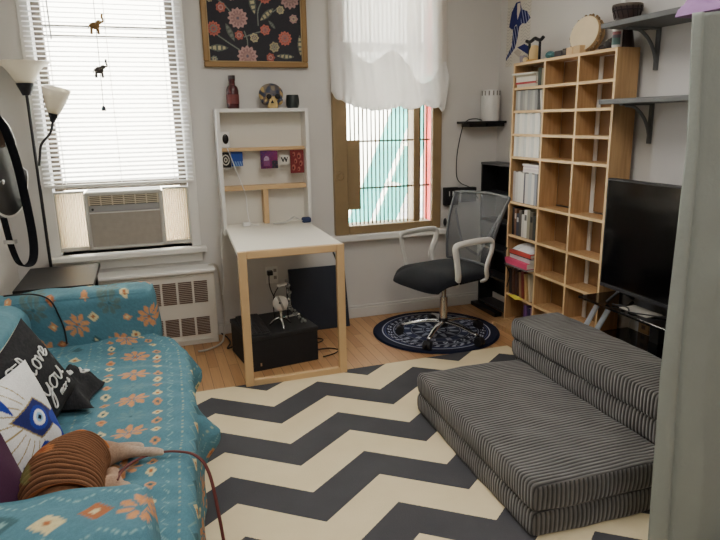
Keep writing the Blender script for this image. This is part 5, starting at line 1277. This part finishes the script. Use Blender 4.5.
f = MB(); f.tube(catmull([(2.17, 2.43, .468), (2.20, 2.36, .468), (2.16, 2.29, .468), (2.20, 2.22, .468), (2.26, 2.15, .468)], 6), .004, 6); o = f.build('black_cable', black_m, smooth=True); tag(o, 'thin black cable lying on the stand under the television', 'cable')
f = MB(); f.box((2.17, 2.2, .4625), (2.27, 2.38, .4655), Matrix.Translation((0,0,0))); o = f.build('paper_sheet', mat('grey paper', (150,146,138), .7)); tag(o, 'grey paper lying on the stand under the television', 'paper')
ou2 = thing('wall_outlet', 'tan wall outlet low on the wall behind the television stand', 'outlet', (XR, 2.5, .3))
f = MB(); f.box((XR-.008, 2.46, .25), (XR-.0005, 2.535, .36)); part(f, 'cover_plate', mat('tan plate', (150,116,70), .5), ou2, bevel=.002)
f = MB(); 
for z in (.275, .32): f.box((XR-.010, 2.485, z), (XR-.0078, 2.51, z+.02))
part(f, 'socket', mat('tan dark', (86,62,38), .5), ou2)
f = MB(); f.tube(catmull([(2.44, 2.60, .46), (2.448, 2.585, .36), (2.445, 2.60, .22), (2.44, 2.58, .1)], 6), .004, 6); o = f.build('white_cable', whiteplas_m, smooth=True); tag(o, 'pale cable hanging behind the television stand by the bookcase', 'cable')

# ------------------------------------------------------------------ floor sofa (folding foam)
fs = thing('folding_floor_sofa', 'dark grey corduroy folding foam floor sofa on the chevron rug', 'sofa', (1.5, 2.05, .01))
cy_m = cord_mat('Y', 'grey corduroy'); 
def foam(name, lo, hi): return soft_part(name, lo, hi, .018, .012, None, cy_m, fs, .006, .0018)
for lo_, hi_ in (((1.112, 1.53, .010), (1.69, 2.545, .108)), ((1.112, 1.53, .106), (1.69, 2.542, .208))):
    o = foam('seat_pad', lo_, hi_); pv = Vector((1.112-1.5, 1.53-2.05, 0)); o.data.transform(Matrix.Translation(pv) @ Matrix.Rotation(R(-1.6), 4, 'Z') @ Matrix.Translation(-pv))
foam('back_pad', (1.685, 1.56, .205), (1.965, 2.58, .305)); foam('back_pad', (1.68, 1.555, .303), (1.965, 2.585, .408)); foam('support_pad', (1.70, 1.55, .010), (1.965, 2.575, .205))

# ------------------------------------------------------------------ foreground curtain on a rail
ck = thing('clothes_rail', 'metal clothes rail carrying the sage curtain in the right foreground', 'rail', (1.9, 1.33, 0))
f = MB(); f.tube([(1.46, 1.33, 1.615), (2.44, 1.33, 1.605)], .012, 10); part(f, 'top_bar', chrome_m, ck, smooth=40)
for x in (1.62, 2.38):
    f = MB(); f.tube([(x, 1.33, .03), (x, 1.33, 1.615)], .012, 10); part(f, 'upright', chrome_m, ck, smooth=40)
    f = MB(); f.tube([(x, 1.325, .02), (x, 1.45, .02)], .012, 8); part(f, 'foot', chrome_m, ck, smooth=40)
nx_, nz_ = 150, 170
U, V = np.meshgrid(np.linspace(0, 1, nx_), np.linspace(0, 1, nz_), indexing='ij')
lft = np.interp(V, [0, .06, .39, .79, 1.0], [1.378, 1.374, 1.354, 1.364, 1.337]); crs = np.interp(V, [0, .06, .39, .79, 1.0], [1.462, 1.456, 1.420, 1.389, 1.355])
us = .10
sx = np.where(U < us, lft+(crs-lft)*U/us, crs+(2.40-crs)*(U-us)/(1-us))
zz = .03+(1.648-.03)*V+.012*np.clip((U-us)/.1, 0, 1)*V**8
yy = 1.30-.022*np.sin(PI*np.clip(U/us, 0, 1))*(U < us)-.0+.016*np.exp(-((U-us)/.012)**2)
w2 = np.clip((U-us)/.08, 0, 1)
yy -= w2*(.010+.014*np.sin((U-us)*2*PI*3.1+.5*np.sin(V*3)-.3)*(1.1-.5*V)+.004*np.sin(U*45+V*5)*(1-V))
yy += w2*(.007*np.sin(V*22+U*26)*np.exp(-((V-.75)/.18)**2)+.004*np.sin(V*41-U*33)*np.exp(-((V-.62)/.14)**2)+.005*np.sin(V*15+U*12))
P = np.stack([sx, yy, zz], -1).reshape(-1, 3)
cs2 = mat('sage cotton', (150,156,150), .85, noise=.06, scale=9, bump=.25, bscale=40, spec=.2)
o = np_mesh('sage_curtain', P, gridF(nx_, nz_), None, cs2, None, True, (1.9, 1.3, .03)); tag(o, 'sage green cotton curtain hanging at the right edge of the room', 'curtain')
md = o.modifiers.new('solid', 'SOLIDIFY'); md.thickness = .006; md.offset = 0
n = 50; U, V = np.meshgrid(np.linspace(-1, 1, n), np.linspace(-1, 1, n), indexing='ij')
kk = np.clip(1-np.maximum(np.abs(U), np.abs(V))**3, 0, 1)**.5
zt_ = 1.640+.06*kk*(1+.3*np.sin(U*9+V*3)+.2*np.sin(U*17-V*5))
P1 = np.stack([1.62+.2*U, 1.345+.10*V, zt_+.022], -1).reshape(-1, 3); P2 = np.stack([1.62+.2*U, 1.345+.10*V, 1.662-.004*kk], -1).reshape(-1, 3)
o = np_mesh('purple_cloth', np.vstack([P1, P2]), np.vstack([gridF(n, n), gridF(n, n, n*n, True)]), None, mat('lilac cloth', (140,104,150), .85, noise=.12, scale=20, bump=.2, bscale=40), None, True, (1.585, 1.345, 1.64)); tag(o, 'lilac cloth bundled on top of the sage curtain', 'cloth')

# ------------------------------------------------------------------ light
wd = bpy.data.worlds.new('world'); S.world = wd; wd.use_nodes = True
bg = wd.node_tree.nodes['Background']; bg.inputs[0].default_value = (*rgb(236,242,255), 1); bg.inputs[1].default_value = 12
sun = bpy.data.lights.new('sun', 'SUN'); sun.energy = 22; sun.angle = .02; sun.color = (1, .98, .95)
s_ = bpy.data.objects.new('sun', sun); C.objects.link(s_); s_.rotation_euler = (R(38), 0, R(-15))
al = bpy.data.lights.new('overhead_fill', 'AREA'); al.energy = 24; al.size = 1.2; al.color = (1, .96, .9)  # unseen fill lamp overhead, added to brighten the room
a_ = bpy.data.objects.new('overhead_fill', al); C.objects.link(a_); a_.location = (.8, 1.9, ZC-.06)
rl = bpy.data.lights.new('rear_fill', 'AREA'); rl.energy = 20; rl.size = 1.0; rl.color = (1, .98, .95)  # second added fill, lifts surfaces facing the camera; no visible fixture
ro_ = bpy.data.objects.new('rear_fill', rl); C.objects.link(ro_); ro_.location = (.5, -.4, ZC-.06)
for x, z, sx_, sz_ in ((-.16, 1.53, .78, 1.8), (1.59, 1.55, .8, 1.85)):
    pl = bpy.data.lights.new('window_portal', 'AREA'); pl.shape = 'RECTANGLE'; pl.size = sx_; pl.size_y = sz_; pl.cycles.is_portal = True
    po = bpy.data.objects.new('window_portal', pl); C.objects.link(po); po.location = (x, W+.145, z); po.rotation_euler = (R(-90), 0, 0)
S.view_settings.view_transform = 'AgX'
S.view_settings.look = 'None'
S.view_settings.exposure = .5
